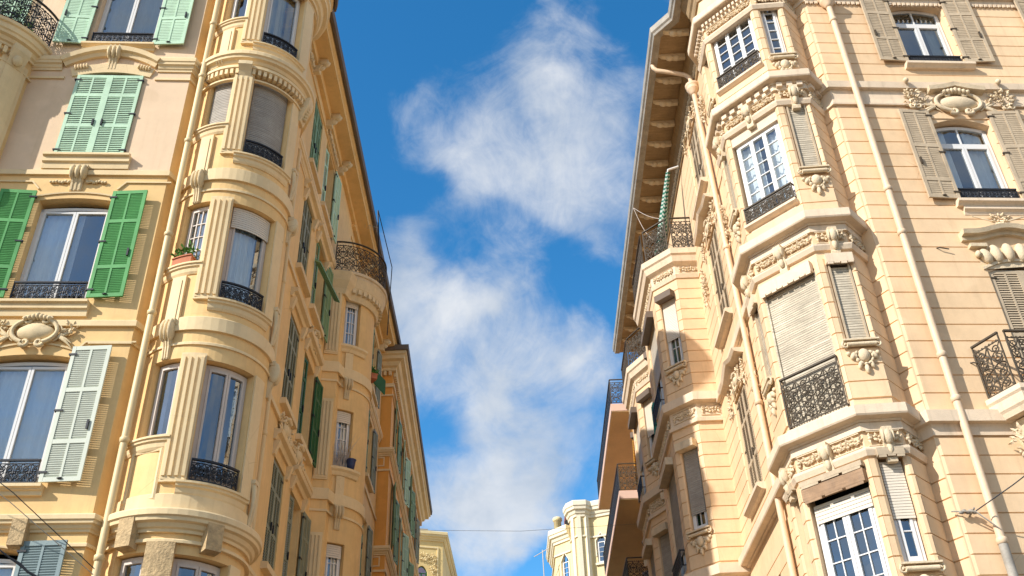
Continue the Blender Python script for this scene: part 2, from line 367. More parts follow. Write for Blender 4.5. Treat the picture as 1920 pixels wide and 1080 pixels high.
        for h in holes:
            a, b, c, d = h[:4]; rise = h[4] if len(h) > 4 else 0; n = max(ncol(F, a, b), 10 if rise else 1)
            for e in (a, b): s.add([F.P(e, w, c), F.P(e, w - depth, c), F.P(e, w - depth, d), F.P(e, w, d)], [[0, 1, 2, 3]])
            top = [(a + (b - a) * i / n, d + rise * (1 - (2 * i / n - 1) ** 2)) for i in range(n + 1)]
            for i in range(n):
                (p, q), (r_, t) = top[i], top[i + 1]
                s.add([F.P(p, w, q), F.P(p, w - depth, q), F.P(r_, w - depth, t), F.P(r_, w, t)], [[0, 1, 2, 3]])
                s.add([F.P(p, w, c), F.P(p, w - depth, c), F.P(r_, w - depth, c), F.P(r_, w, c)], [[0, 1, 2, 3]])
                if rise: s.add([F.P(p, w, q), F.P(r_, w, t), F.P(r_, w, d + rise), F.P(p, w, d + rise)], [[0, 1, 2, 3]])
    def build(s, name, m, parent=None, label=None):
        if s.cuts:                                      # several like pieces made in one loop: one object each
            cs = sorted(set([(0, 0)] + s.cuts + [(len(s.v), len(s.f))])); o = None
            for (v0, f0), (v1, f1) in zip(cs, cs[1:]):
                if f1 > f0:
                    q = M(); q.v = s.v[v0:v1]; q.f = [[i - v0 for i in f] for f in s.f[f0:f1]]; q.sm = s.sm[f0:f1]; o = q.build(name, m, parent, label)
            return o
        me = bpy.data.meshes.new(name); me.from_pydata(s.v, [], s.f); me.materials.append(m)
        me.polygons.foreach_set('use_smooth', s.sm); me.update()
        o = bpy.data.objects.new(name, me); COL.objects.link(o)
        if parent: o.parent = parent; o.matrix_parent_inverse = Matrix.Translation(-parent_loc(parent))
        if label: o['label'] = label
        return o
def parent_loc(p):
    return Vector((0, 0, 0)) if p.parent else p.location
def thing(name, label, cat, loc, group=None):
    o = bpy.data.objects.new(name, None); o.empty_display_size = .3; o.location = loc; COL.objects.link(o)
    o['label'] = label; o['category'] = cat
    if group: o['group'] = group
    return o
def tag(o, label, cat, group=None):
    o['label'] = label; o['category'] = cat
    if group: o['group'] = group
    return o
def struct(o): o['kind'] = 'structure'; return o

def arcpath(c, r, a0, a1, n): return [(c[0] + r * math.sin(R(a0 + (a1 - a0) * i / n)), c[1] - r * math.cos(R(a0 + (a1 - a0) * i / n))) for i in range(n + 1)]
def band(z0, z1, w, lip=0.0): return [(-.01, z0), (w, z0), (w, z1 - lip), (w - lip, z1), (-.01, z1)]
def cornice(z0, z1, w):                   # stepped crown moulding, underside first
    h = z1 - z0
    return [(-.02, z0), (w * .22, z0), (w * .25, z0 + h * .14), (w * .42, z0 + h * .2), (w * .55, z0 + h * .38), (w * .82, z0 + h * .44), (w * .86, z0 + h * .6), (w, z0 + h * .66), (w, z0 + h * .92), (w * .93, z1), (-.02, z1 + .01)]

# ------------------------------------------------------------------ ornament vocabulary
def spiral(c, r, a0, turns, n=16, k=.12, sgn=1):
    return [(c[0] + r * (1 - (1 - k) * i / n) * math.cos(a0 + sgn * 2 * math.pi * turns * i / n), c[1] + r * (1 - (1 - k) * i / n) * math.sin(a0 + sgn * 2 * math.pi * turns * i / n)) for i in range(n + 1)]
def umap(F, u, pts): return [(u + a * F.k, b) for a, b in pts]
def key(m, F, u, z0, z1, wd=.26, pr=.16):            # fluted scroll keystone: three rolls over a tapering stem
    h = z1 - z0; q = wd / 3
    for i in (-1, 0, 1): m.lump(F, u + i * q * F.k, pr * .55, z1 - h * .28, q * .56, pr * .75, h * .3)
    m.box(F, u - wd * .5 * F.k, u + wd * .5 * F.k, -.01, pr * .7, z1 - h * .1, z1 + .015)
    m.ext(F, u - wd * .34 * F.k, u + wd * .34 * F.k, [(-.01, z0), (.03, z0), (.05, z0 + h * .3), (pr * .8, z1 - h * .3), (-.01, z1 - h * .1)])
    for i in (-1, 0, 1): m.ext(F, u + (i * q * .7 - .012) * F.k, u + (i * q * .7 + .012) * F.k, [(0, z0 + .01), (.045, z0 + .01), (.065, z0 + h * .3), (pr * .8, z1 - h * .4), (0, z1 - h * .3)])
def cartouche(m, F, u, z, W, H, wings=.5, pr=.1):    # oval shield in C-scrolls with crest and side foliage
    m.lump(F, u, .01, z, W * .30, pr * .9, H * .34, a=16, b=8)
    for sg in (-1, 1):
        arc = [(sg * W * .40 * math.cos(t), H * .44 * math.sin(t)) for t in [R(-62 + 10 * i) for i in range(13)]]
        top = spiral((sg * W * .17, H * .36), H * .15, R(20) if sg > 0 else R(160), 1.25, 12, .15, sg)
        bot = spiral((sg * W * .13, -H * .40), H * .14, R(-20) if sg > 0 else R(200), 1.2, 12, .15, -sg)
        for pl, r0, r1 in ((arc, H * .075, H * .06), (top, H * .07, H * .03), (bot, H * .07, H * .03)):
            P = [F.P(u + a * F.k, pr * .55, z + b) for a, b in pl]
            m.tube(P, [r0 + (r1 - r0) * i / (len(P) - 1) for i in range(len(P))], 6)
        out = [(sg * W * .47 * math.cos(t), H * .5 * math.sin(t)) for t in [R(-40 + 9 * i) for i in range(9)]]
        m.tube([F.P(u + a * F.k, pr * .3, z + b) for a, b in out], [H * .02 + H * .03 * math.sin(math.pi * i / 8) for i in range(9)], 5)
        if wings:
            for j in range(4):
                a0 = R(-35 + 24 * j); L = wings * (.8 if j else 1)
                pl = [(sg * (W * .43 + L * t * math.cos(a0) * .9), -H * .18 + L * .55 * t * math.sin(a0) + .10 * t * t * (1 if j > 1 else -1)) for t in (0, .25, .5, .75, 1)]
                m.tube([F.P(u + a * F.k, pr * .35, z + b) for a, b in pl], [H * .045, H * .06, H * .055, H * .04, H * .015], 5)
            leafy(m, F, u + sg * (W * .42 + wings * .55) * F.k, z + H * .12, wings * .22, H * .2, 6, pr * .7)
    for i in range(-3, 4): m.lump(F, u + i * W * .07 * F.k, pr * .6, z + H * (.5 - abs(i) * .03), W * .05, pr * .55, H * (.13 - abs(i) * .014))
def leaf(m, F, u, w, z, L, a, wd=.4, lift=.03):         # pointed acanthus leaf with a raised, creased midrib
    c, d = math.cos(a), math.sin(a); P = []
    for t, h, l in ((0, .25, 0), (.35, 1, .7), (.7, .7, 1), (1, 0, .55)):
        for q in (-1, 0, 1):
            x, y = L * t, q * h * L * wd * .5
            P.append(F.P(u + (x * c - y * d) * F.k, w + lift * l * (1 if q == 0 else .35), z + x * d + y * c))
    m.add(P, [[i * 3 + k, i * 3 + k + 1, i * 3 + k + 4, i * 3 + k + 3] for i in range(3) for k in range(2)])
def leafy(m, F, u, z, ru, rz, n, w=.05, rnd=random):    # cluster of leaves, buds and tendrils
    for i in range(int(n * 2.2)):
        a = rnd.random() * 6.28; q = math.sqrt(rnd.random()); x, y = ru * q * math.cos(a), rz * q * math.sin(a)
        if i % 4 == 3: m.lump(F, u + x * F.k, w * rnd.uniform(.5, 1), z + y, .024, .03, .024, a=6, b=4)
        else: leaf(m, F, u + x * F.k, w * rnd.uniform(.2, .9), z + y, rnd.uniform(.07, .13), a + rnd.uniform(-.9, .9), .5, .045)
def garland(m, F, u0, u1, z0, z1, w):                   # foliage frieze: wave of leaves and fruit in a thin border
    L = (u1 - u0) / F.k; n = max(4, int(L / .062)); zc = (z0 + z1) / 2; h = (z1 - z0) / 2; k = F.k
    for i in range(n):
        u = u0 + (u1 - u0) * (i + .5) / n; q = math.sin(i * 1.35)
        leaf(m, F, u, w, zc + h * .1 * q, h * 1.05, math.pi / 2 + .9 * q, .62, .045); leaf(m, F, u, w, zc + h * .1 * q, h * 1.0, -math.pi / 2 + .9 * q, .62, .045)
        m.lump(F, u + .02 * k, w + .012, zc + h * .35 * q, .022, .035, .022, a=6, b=4)
        if i % 3 == 0: m.lump(F, u, w + .01, zc - h * .3 * q, .03, .04, .03, a=7, b=5)
    for a, b in ((z0 - .035, z0 - .02), (z1 + .02, z1 + .035)): m.box(F, u0, u1, -.005, w + .012, a, b)
def console(m, F, u, z0, z1, wd, pr):                # carved bracket under a cornice
    h = z1 - z0
    m.ext(F, u - wd / 2 * F.k, u + wd / 2 * F.k, [(-.01, z0), (pr * .45, z0), (pr * .5, z0 + h * .12), (pr * .4, z0 + h * .2), (pr * .6, z0 + h * .5), (pr, z0 + h * .8), (pr, z1), (-.01, z1)])
    m.lump(F, u, pr * .8, z0 + h * .72, wd * .5, pr * .4, h * .24); m.lump(F, u, pr * .55, z0 + h * .38, wd * .34, pr * .3, h * .2)
    for sg in (-1, 1): m.lump(F, u + sg * wd * .5 * F.k, pr * .7, z0 + h * .75, wd * .16, pr * .4, h * .2)
def drop(m, F, u, z0, z1, wd):                       # little sill with scroll ends and hanging shell cartouche
    h = z1 - z0
    m.box(F, u - wd * .62 * F.k, u + wd * .62 * F.k, 0, .13, z1 - .045, z1, 0, .008)
    m.tube([F.P(u - wd * .5 * F.k, .09, z1 - .1), F.P(u + wd * .5 * F.k, .09, z1 - .1)], .04, 8)
    for sg in (-1, 1):
        P = spiral((sg * wd * .55, z1 - .1), .065, R(90), 1.3, 12, .2, -sg); m.tube([F.P(u + a * F.k, .08, b) for a, b in P], .02, 5)
        m.lump(F, u + sg * wd * .36 * F.k, .05, z0 + h * .52, .05, .05, .075, rot=sg * .5); m.lump(F, u + sg * wd * .5 * F.k, .04, z0 + h * .60, .04, .04, .04)
        m.lump(F, u + sg * wd * .2 * F.k, .05, z0 + h * .25, .035, .045, .08, rot=sg * .3)
    m.lump(F, u, .05, z0 + h * .52, .10, .085, .12, a=12, b=8); m.lump(F, u, .05, z0 + h * .12, .04, .05, .09)
    for t in range(9):
        a = R(150 + 240 * t / 8 + 0); m.lump(F, u + .13 * math.cos(a - R(0)) * F.k, .05, z0 + h * .5 + .15 * math.sin(a) * (1 if math.sin(a) < 0 else .8), .032, .05, .045, rot=a, a=6, b=4)

def dentils(m, F, u0, u1, z0, z1, w0, w1, pitch=.11):
    n = max(1, int((u1 - u0) / F.k / pitch)); d = (u1 - u0) / n
    for i in range(n): m.box(F, u0 + d * (i + .2), u0 + d * (i + .75), w0, w1, z0, z1, nu=1)

# ------------------------------------------------------------------ joinery
def window(par, F, u0, u1, z0, z1, rise=0.0, fm=white, transom=None, bars=None, wd=-.18, curtain=None, blind=0.0, blind_m=pvc, fw=.05, leaves=2, name='window', stile=.045):
    m = M(); k = F.k; a, b = wd - .05, wd + .01
    m.box(F, u0, u0 + fw * k, a, b, z0, z1); m.box(F, u1 - fw * k, u1, a, b, z0, z1)
    m.box(F, u0 + fw * k, u1 - fw * k, a, b, z0, z0 + fw)
    if rise:
        n = 10; pts = [(u0 + (u1 - u0) * i / n, z1 - fw / 2 + rise * (1 - (2 * i / n - 1) ** 2)) for i in range(n + 1)]
        m.facesweep(F, pts, [(-fw / 2, a), (-fw / 2, b), (fw / 2, b), (fw / 2, a)])
    else: m.box(F, u0 + fw * k, u1 - fw * k, a, b, z1 - fw, z1)
    zt = transom or (z1 - fw); a2, b2 = wd - .035, wd + .025
    if transom:
        m.box(F, u0 + fw * k, u1 - fw * k, a, b + .01, zt, zt + .08)
        m.box(F, (u0 + u1) / 2 - .015 * k, (u0 + u1) / 2 + .015 * k, a2, b2 - .02, zt + .08, z1 + rise - fw)
    W = (u1 - u0 - 2 * fw * k) / leaves
    for i in range(leaves):
        c0 = u0 + fw * k + W * i; c1 = c0 + W; st = stile * k
        m.box(F, c0 + .004 * k, c0 + st, a2, b2, z0 + fw, zt); m.box(F, c1 - st, c1 - .004 * k, a2, b2, z0 + fw, zt)
        m.box(F, c0 + st, c1 - st, a2, b2, z0 + fw, z0 + fw + .07); m.box(F, c0 + st, c1 - st, a2, b2, zt - .045, zt)
        if bars:
            nu, nz = bars; g = .009
            for j in range(1, nu):
                c = c0 + st + (W - 2 * st) * j / nu; m.box(F, c - g * k, c + g * k, wd - .02, wd + .01, z0 + fw + .07, zt - .045)
            for j in range(1, nz):
                c = z0 + fw + .07 + (zt - z0 - fw - .115) * j / nz; m.box(F, c0 + st, c1 - st, wd - .02, wd + .012, c - g, c + g)
    w_ = m.build(name, fm, par)
    g = M(); n = ncol(F, u0, u1)
    us = [u0 + fw * k + (u1 - u0 - 2 * fw * k) * i / n for i in range(n + 1)]
    for p, q in zip(us, us[1:]): g.add([F.P(p, wd - .012, z0 + .03), F.P(q, wd - .012, z0 + .03), F.P(q, wd - .012, z1 + rise - .03), F.P(p, wd - .012, z1 + rise - .03)], [[0, 1, 2, 3]])
    g.build('pane', glass, w_)
    if curtain:
        c = M(); cm_, parts = curtain
        for f0, f1 in parts:
            n = max(6, int((u1 - u0) * (f1 - f0) / k / .025)); V = []
            for i in range(n + 1):
                u = u0 + (u1 - u0) * (f0 + (f1 - f0) * i / n); ww = wd - .13 + .022 * math.sin(i * 1.25) + .012 * math.sin(i * .53 + 1)
                V += [F.P(u, ww, z0 + .02), F.P(u, ww * .98, z1 + rise - .05)]
            c.add(V, [[2 * i, 2 * i + 2, 2 * i + 3, 2 * i + 1] for i in range(n)], True)
        c.build('curtain', cm_, w_)
    if blind:
        bm_ = M(); roller(bm_, F, u0 + .02 * k, u1 - .02 * k, z1 - (z1 - z0) * blind, z1, wd + .05, .045); bm_.build('roller_blind', blind_m, w_)
    return w_
def roller(m, F, u0, u1, z0, z1, w, pitch=.045):
    n = max(1, int((z1 - z0) / pitch)); d = (z1 - z0) / n
    for i in range(n): m.ext(F, u0, u1, [(w - .012, z0 + d * i + .003), (w + .006, z0 + d * i), (w + .002, z0 + d * (i + .9)), (w - .012, z0 + d * (i + .97))])
def shutter(par, F, uh, wid, z0, z1, side, ang, mt, w=.05, louvre=True, name='shutter', rise=0.0, panels=(0, .36, .74, 1), label=None, flip=False):
    o = F.P(uh, w, 0); e = (F.P(uh + .01 * F.k, w, 0) - o).normalized(); nn = (F.P(uh, w + .1, 0) - o).normalized(); t = R(ang)
    G = Fx(o, e * side * math.cos(t) + nn * math.sin(t), nn * math.cos(t) - e * side * math.sin(t))
    m = M(); s, h = .062, z1 - z0; T = .036
    m.box(G, 0, s, 0, T, z0, z1 + (0 if side < 0 else 0)); m.box(G, wid - s, wid, 0, T, z0, z1)
    mid = wid / 2
    zs = [z0 + h * p for p in panels]
    for i, zz in enumerate(zs):
        a = zz if i == 0 else zz - (.075 if i == len(zs) - 1 else .038); m.box(G, s, wid - s, .002, T - .002, a, a + .075)
    for i in range(len(zs) - 1):
        a, b = zs[i] + (.075 if i == 0 else .037), zs[i + 1] - (.075 if i == len(zs) - 2 else .038)
        m.box(G, mid - .018, mid + .018, .003, T - .003, a, b)
        for c0, c1 in ((s, mid - .018), (mid + .018, wid - s)):
            if louvre:
                n = max(2, int((b - a) / (.037 if flip else .048))); d = (b - a) / n
                for j in range(n):
                    q = a + d * j
                    m.ext(G, c0, c1, [(.004, q), (.002, q + .010), (T - .012, q + .050), (T - .008, q + .040)] if flip else [(.010, q + .042), (.014, q + .049), (T - .002, q + .008), (T - .006, q + .001)])
            else:
                m.box(G, c0, c1, .012, .022, a, b)
                for j in range(1, int((b - a) / .05)): m.box(G, c0, c1, .020, .027, a + j * .05, a + j * .05 + .012)
    sh = m.build(name, mt, par, label)
    hw = M()
    for f in (.06, .5, .93): hw.item(); hw.box(G, -.035, .10, T, T + .012, z0 + h * f, z0 + h * f + .03); hw.lump(G, -.02, T * .5, z0 + h * f + .015, .018, .018, .035, a=6, b=4)
    hw.item(); hw.box(G, wid - .10, wid - .07, T, T + .03, z0 + h * .36, z0 + h * .36 + .16); hw.item(); hw.lump(G, wid * .5, T + .01, z0 + .05, .05, .02, .015, a=6, b=4)
    hw.build('hinge', iron if mt is not beige else ironR, sh)
    return sh
def railing(par, F, u0, u1, z0, z1, w, mt, name='balustrade', r=.0105, ret=0.0, dense=1.0, lattice=False):
    m = M(); k = F.k; h = z1 - z0; L = (u1 - u0) / k
    m.box(F, u0, u1, w - .022, w + .022, z1 - .03, z1); m.box(F, u0, u1, w - .01, w + .01, z0 + .02, z0 + .04)
    m.box(F, u0, u1, w - .008, w + .008, z1 - .03 - h * .12, z1 - .03 - h * .12 + .014)
    for e in (u0, u1 - .02 * k): m.box(F, e, e + .02 * k, w - .01, w + .01, z0 - .02, z1 - .03, nu=1)
    if ret:
        for e in (u0, u1 - .02 * k):
            m.box(F, e, e + .02 * k, w - ret, w, z1 - .03, z1 - .002, nu=1); m.box(F, e, e + .02 * k, w - ret, w, z0 + .02, z0 + .04, nu=1)
    a0, a1 = z0 + .04, z1 - .03 - h * .12; H = a1 - a0
    n = max(1, round(L / (min(H, .5) * .8) * dense)); cw = L / n; rows = 1 if H < .45 else 2
    for i in range(n):
        uc = u0 + (i + .5) * cw * k
        for rw_ in range(rows):
            h_ = H / rows; zb = a0 + h_ * rw_; zc = zb + h_ / 2; fl = 1 if rw_ % 2 == 0 else -1
            for sg in (-1, 1):
                q = cw * .25; r1 = min(q * .95, h_ * .24)
                m.tube([F.P(uc + a * k, w, b) for a, b in spiral((sg * q, zc + h_ * .22 * fl), r1, R(90), 1.6, 16, .12, -sg)], r, 4)
                m.tube([F.P(uc + a * k, w, b) for a, b in spiral((sg * q, zc - h_ * .24 * fl), r1 * .85, R(-90), 1.5, 14, .12, sg)], r, 4)
                m.tube([F.P(uc + sg * a * cw * k, w, zc + (b - .5) * h_ * fl) for a, b in ((0, .0), (.12, .28), (.45, .5), (.3, .8), (.02, 1))], r, 4)
                m.tube([F.P(uc + sg * a * cw * k, w, zc + (b - .5) * h_ * fl) for a, b in ((.47, .0), (.34, .25), (.06, .5), (.2, .74), (.48, 1))], r * .8, 4)
                m.lump(F, uc + sg * .12 * cw * k, w, zc, .022, .012, .034, rot=sg * .7, a=6, b=3)
                leaf(m, F, uc + sg * .2 * cw * k, w, zc, h_ * .22, R(90 - sg * 50), .5, .01); leaf(m, F, uc + sg * .2 * cw * k, w, zc, h_ * .2, R(-90 + sg * 40), .5, .01)
            m.lump(F, uc, w, zc, .026, .016, .045, a=6, b=4)
        m.tube([F.P(uc, w, a0), F.P(uc, w, a1)], r, 4)
        if rows > 1: m.tube([F.P(uc - .5 * cw * k, w, a0), F.P(uc - .5 * cw * k, w, a1)], r, 4)
    for i in range(int(L / .07)): m.tube([F.P(u0 + (i + .5) * .07 * k, w, a1 + .012 + .02 * math.sin(t)) + (F.P(u0 + (i + .5) * .07 * k + .018 * math.cos(t) * k, w, 0) - F.P(u0 + (i + .5) * .07 * k, w, 0)) for t in [R(60 * j) for j in range(7)]], r * .6, 3) if h > .6 else None
    return m.build(name, mt, par)
def courses(m, F, u0, u1, z0, z1, holes=(), h=.31, e0=0, e1=0, w=.022, side=.03, gap=.023):
    n = max(1, round((z1 - z0) / h)); d = (z1 - z0) / n
    for i in range(n):
        a, b = z0 + d * i + gap / 2, z0 + d * (i + 1) - gap / 2; iv = [(u0, u1, e0, e1)]
        for H in holes:
            if H[2] < b - .02 and H[3] + (H[4] if len(H) > 4 else 0) * .7 > a + .02:
                nv = []
                for p, q, s0, s1 in iv:
                    if H[0] >= q or H[1] <= p: nv.append((p, q, s0, s1)); continue
                    if H[0] > p + .02: nv.append((p, H[0], s0, side))
                    if H[1] < q - .02: nv.append((H[1], q, side, s1))
                iv = nv
        for p, q, s0, s1 in iv:
            P = [F.P(p, 0, a - .006), F.P(q, 0, a - .006), F.P(q, 0, b + .006), F.P(p, 0, b + .006), F.P(p + s0, w, a), F.P(q - s1, w, a), F.P(q - s1, w, b), F.P(p + s0, w, b)]
            m.add(P, [[4, 5, 6, 7], [0, 1, 5, 4], [1, 2, 6, 5], [2, 3, 7, 6], [3, 0, 4, 7]])
def folded(*a, **k):                                     # shutter leaf opened flat against the wall
    k['flip'] = True; return shutter(*a, **k)
def pipe(par, pts, r, mt, joints=(), name='downpipe'):
    m = M(); m.tube(pts, r, 10)
    for p in joints: m.lathe(p, [(r, -.05), (r * 1.25, -.045), (r * 1.3, .03), (r * 1.15, .045), (r, .05)], 10)
    return m.build(name, mt, par)

# ================================================================== the ground
def sheet(name, x0, x1, y0, y1, z, mt):
    m = M(); m.add([(x0, y0, z), (x1, y0, z), (x1, y1, z), (x0, y1, z)], [[0, 1, 2, 3]]); return struct(m.build(name, mt))
sheet('ground', -600, 600, -600, 900, -0.12, pave)
sheet('road', -3.2, 3.2, 12, 200, -0.108, asph)
sheet('road', -200, 200, -12, 12, -0.104, asph)
def pavement(x0, x1, y0, y1):
    m = M(); m.box(Fl((x0, y0), (x1, y0)), 0, x1 - x0, -(y1 - y0), 0, -.12, 0.0, 0, 0); struct(m.build('pavement', pave))
pavement(-60, -3.4, 12.2, 200); pavement(3.4, 60, 12.2, 200); pavement(-200, 200, -16, -12)

# ================================================================== LEFT: peach corner building
A4 = R(4)
LF = Fl((-6.3, 14.05), (-6.3 + math.cos(A4), 14.05 + math.sin(A4)))      # front, u<0 to the left
BC, BR = (-5.42, 15.07), 1.08
LB = Fc(BC, BR)
LS = Fl((-4.72, 15.9), (-4.80, 31.2))
L0C = (-10.65, 14.0); L0 = Fc(L0C, 1.08)
LA = thing('peach_corner_building', 'peach plastered corner building on the left with rounded corner bay, green shutters and cream mouldings', 'building', (-6.3, 14.05, 0))
SILL = [4.75, 8.05, 11.42, 14.78, 17.88]
TOP = 20.85
wl_ = M()
fh = [(-2.33, -1.03, s + .02, s + 2.28, .06) for s in SILL]
wl_.wall(LF, -9, -.11, 0, 14.36, fh[:3])
wu = M(); wu.wall(LF, -9, -.11, 14.36, TOP, fh[3:]); wu.build('upper_wall', plLu, LA)
wl_.wall(Fl((-6.41, 14.042), (-6.30, 14.32)), 0, .30, 0, TOP)
wl_.wall(Fl((-6.32, 14.32), (-6.0, 14.32)), 0, .45, 0, TOP)
bh = []
for s in SILL: bh += [(-31, -3, s + .74, s + 2.2), (18.5, 66, s + .02, s + 2.18)]
wl_.wall(LB, -70, 138, 0, TOP - .2, bh, depth=.24)
L2 = Fc((-4.69, 22.36), .945)
sh_ = []
for s in SILL: sh_ += [(1.7, 2.68, s + .02, s + 2.15), (3.3, 4.42, s + .02, s + 2.15), (10.3, 11.3, s + .02, s + 2.15), (12.6, 13.7, s + .02, s + 2.15)]
wl_.wall(LS, -.1, LS.len, 0, TOP, sh_)
b2h = []
for s in SILL[:-1]: b2h += [(19, 47, s + .30, s + 1.85), (100, 135, s + .2, s + 2.1)]
wl_.wall(L2, 5, 190, 0, 17.0, b2h, depth=.2)
FP = Fl((-4.80, 21.10), (-4.38, 21.20)); wl_.wall(FP, 0, FP.len, 0, 17.0); wl_.wall(Fl((-4.38, 21.20), (-4.36, 21.50)), 0, .3, 0, 17.0)
b0h = [(-40, 42, s + .02, s + 2.2) for s in SILL[:-1]]
wl_.wall(L0, -95, 95, 0, 17.35, b0h, depth=.24)
wl_.build('wall', plL, LA)
rf = M(); rf.add([(-14, 13.6, TOP), (-4.75, 14.2, TOP), (-4.75, 31.2, TOP), (-14, 31.2, TOP)], [[0, 1, 2, 3]])
rf.build('roof', roofm, LA)
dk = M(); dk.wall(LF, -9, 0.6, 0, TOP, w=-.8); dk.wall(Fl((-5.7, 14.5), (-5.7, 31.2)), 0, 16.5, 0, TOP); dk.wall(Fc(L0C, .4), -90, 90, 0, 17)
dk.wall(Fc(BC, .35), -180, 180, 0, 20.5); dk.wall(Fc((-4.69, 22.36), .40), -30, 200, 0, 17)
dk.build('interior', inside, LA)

# mouldings
tr = M(auto=True)
barc = arcpath(BC, BR, -55, 140, 30); b2 = [(-4.80, 21.10), (-4.38, 21.20)] + arcpath((-4.69, 22.36), .945, 24, 190, 24); b0 = arcpath(L0C, 1.08, -95, 84, 26)
fpt = lambda u: tuple(LF.P(u, 0, 0))[:2]
fr_path = [fpt(-9), fpt(-.11), (-6.30, 14.32), (-6.16, 14.33)]
st1 = [(-4.725, 15.9), (-4.75, 21.12)]; st2 = [(-4.77, 23.4), (-4.80, 31.2)]
for z0, z1, w in ((17.12, 17.45, .13), (16.88, 16.95, .035), (14.30, 14.43, .05), (10.92, 11.05, .06), (10.58, 10.64, .035), (7.30, 7.55, .15), (7.08, 7.14, .04)):
    prof = cornice(z0, z1, w) if w > .1 else band(z0, z1, w, w * .4)
    if z0 in (17.12,):
        tr.sweep([fpt(-9), fpt(-2.7)], prof); tr.sweep([fpt(-.78), fpt(-.11), (-6.30, 14.32), (-6.16, 14.33)], prof)
    elif z0 in (16.88, 10.58, 7.08):
        tr.sweep([fpt(-9), fpt(-2.6)], prof); tr.sweep([fpt(-.8), fpt(-.11), (-6.30, 14.32), (-6.16, 14.33)], prof)
    else: tr.sweep(fr_path, prof)
    if z0 in (17.12, 14.30, 10.92, 7.30):
        tr.sweep(st1, prof); tr.sweep(st2, prof)
        if z0 < 17: tr.sweep(b0, prof)
for z0, z1, w in ((14.12, 14.42, .05), (13.86, 13.92, .03), (10.78, 11.06, .05), (10.50, 10.56, .03), (7.62, 7.86, .03)):
    tr.sweep(barc, band(z0, z1, w, w * .5)); tr.sweep(b2, band(z0, z1, w, w * .5))
tr.sweep(barc, cornice(17.14, 17.48, .23)); tr.sweep(barc, band(16.78, 16.84, .06, .02)); tr.sweep(barc, [(-.01, 17.0), (.14, 17.05), (.14, 17.12), (-.01, 17.13)])
tr.sweep(barc, cornice(7.24, 7.56, .22)); tr.sweep(barc, band(7.08, 7.14, .07, .02))
tr.sweep(barc, cornice(20.15, 20.6, .34)); tr.sweep(barc, band(20.0, 20.06, .06, .02))
tr.sweep(b2, cornice(7.2, 7.58, .2))
tr.sweep(b0, cornice(17.2, 17.6, .23)); tr.sweep(b0, band(16.78, 16.84, .06, .02))
tr.auto = False; tr.item(); dentils(tr, LB, -45, 95, 16.90, 17.04, 0, .12, .10); tr.item(); dentils(tr, L0, -60, 60, 16.95, 17.12, 0, .12, .11); tr.auto = True
tr.sweep(arcpath(BC, BR, 66, 84, 4), band(17.6, 20.05, .05, .01))
# arched hood over the closed mint window, panel mouldings
n = 14; arch = [(-2.69 + 1.9 * i / n, 17.30 + .34 * (1 - (2 * i / n - 1) ** 2)) for i in range(n + 1)]
hp = [(-.10, -.01), (-.10, .06), (-.02, .09), (.0, .15), (.10, .17), (.12, -.01)]
tr.facesweep(LF, arch, hp)
arch2 = [(-2.46 + 1.56 * i / n, 16.98 + .13 * (1 - (2 * i / n - 1) ** 2)) for i in range(n + 1)]
tr.facesweep(LF, arch2, [(-.03, -.01), (-.03, .03), (.2, .05), (.2, -.01)])
for sg in (-1, 1):
    tr.item()
    for j in range(5): tr.lump(LF, -1.68 + sg * (.52 + j * .055), .07, 17.22 - .012 * j, .022, .035, .07, rot=sg * -.25)
for zb, rise in ((13.78, .1), (10.44, .16), (7.02, .1)):
    arcx = [(-2.42 + 1.48 * i / n, zb + rise * (1 - (2 * i / n - 1) ** 2)) for i in range(n + 1)]
    tr.facesweep(LF, arcx, [(-.015, -.01), (-.015, .025), (.015, .03), (.03, -.01)])
for zt in (14.14, 10.62, ):
    tr.facesweep(LF, [(-.98, zt - .18), (-.84, zt), (-.02, zt)], [(-.015, -.01), (-.015, .03), (.015, .03), (.02, -.01)])
    tr.facesweep(LF, [(-5.2, zt), (-2.55, zt), (-2.4, zt - .18)], [(-.015, -.01), (-.015, .03), (.015, .03), (.02, -.01)])
tr.build('string_course', plLt, LA)

sl = M(auto=True)
for s, a, b, d in ((17.88, -2.43, -.96, .16), (14.78, -2.47, -.87, .33), (11.42, -2.45, -.94, .3), (8.05, -2.45, -.92, .17), (4.75, -2.45, -.92, .2)):
    sl.ext(LF, a, b, [(-.01, s), (.15, s - .01), (.15, s - .06), (.10, s - .08), (.10, s - d * .55), (.06, s - d * .62), (.05, s - d), (-.01, s - d)])
for s in SILL:
    sl.ext(LB, 11, 73, [(-.01, s), (.13, s - .01), (.13, s - .045), (.10, s - .055), (.095, s - .09), (.06, s - .11), (.045, s - .18), (.02, s - .22), (-.01, s - .22)])
    sl.ext(LB, -49, 1, [(-.01, s + .76), (.12, s + .75), (.12, s + .715), (.095, s + .705), (.09, s + .67), (.06, s + .65), (.045, s + .58), (.02, s + .54), (-.01, s + .54)])
    if s < 17:
        sl.ext(L2, 14, 60, [(-.01, s + .30), (.13, s + .29), (.13, s + .23), (.08, s + .18), (.05, s + .10), (-.01, s + .08)])
    for a, b in ((1.6, 2.78), (3.2, 4.52), (10.2, 11.4), (12.5, 13.8)): sl.box(LS, a, b, 0, .13, s - .14, s, 0, .01)
sl.build('sill', plLt, LA)

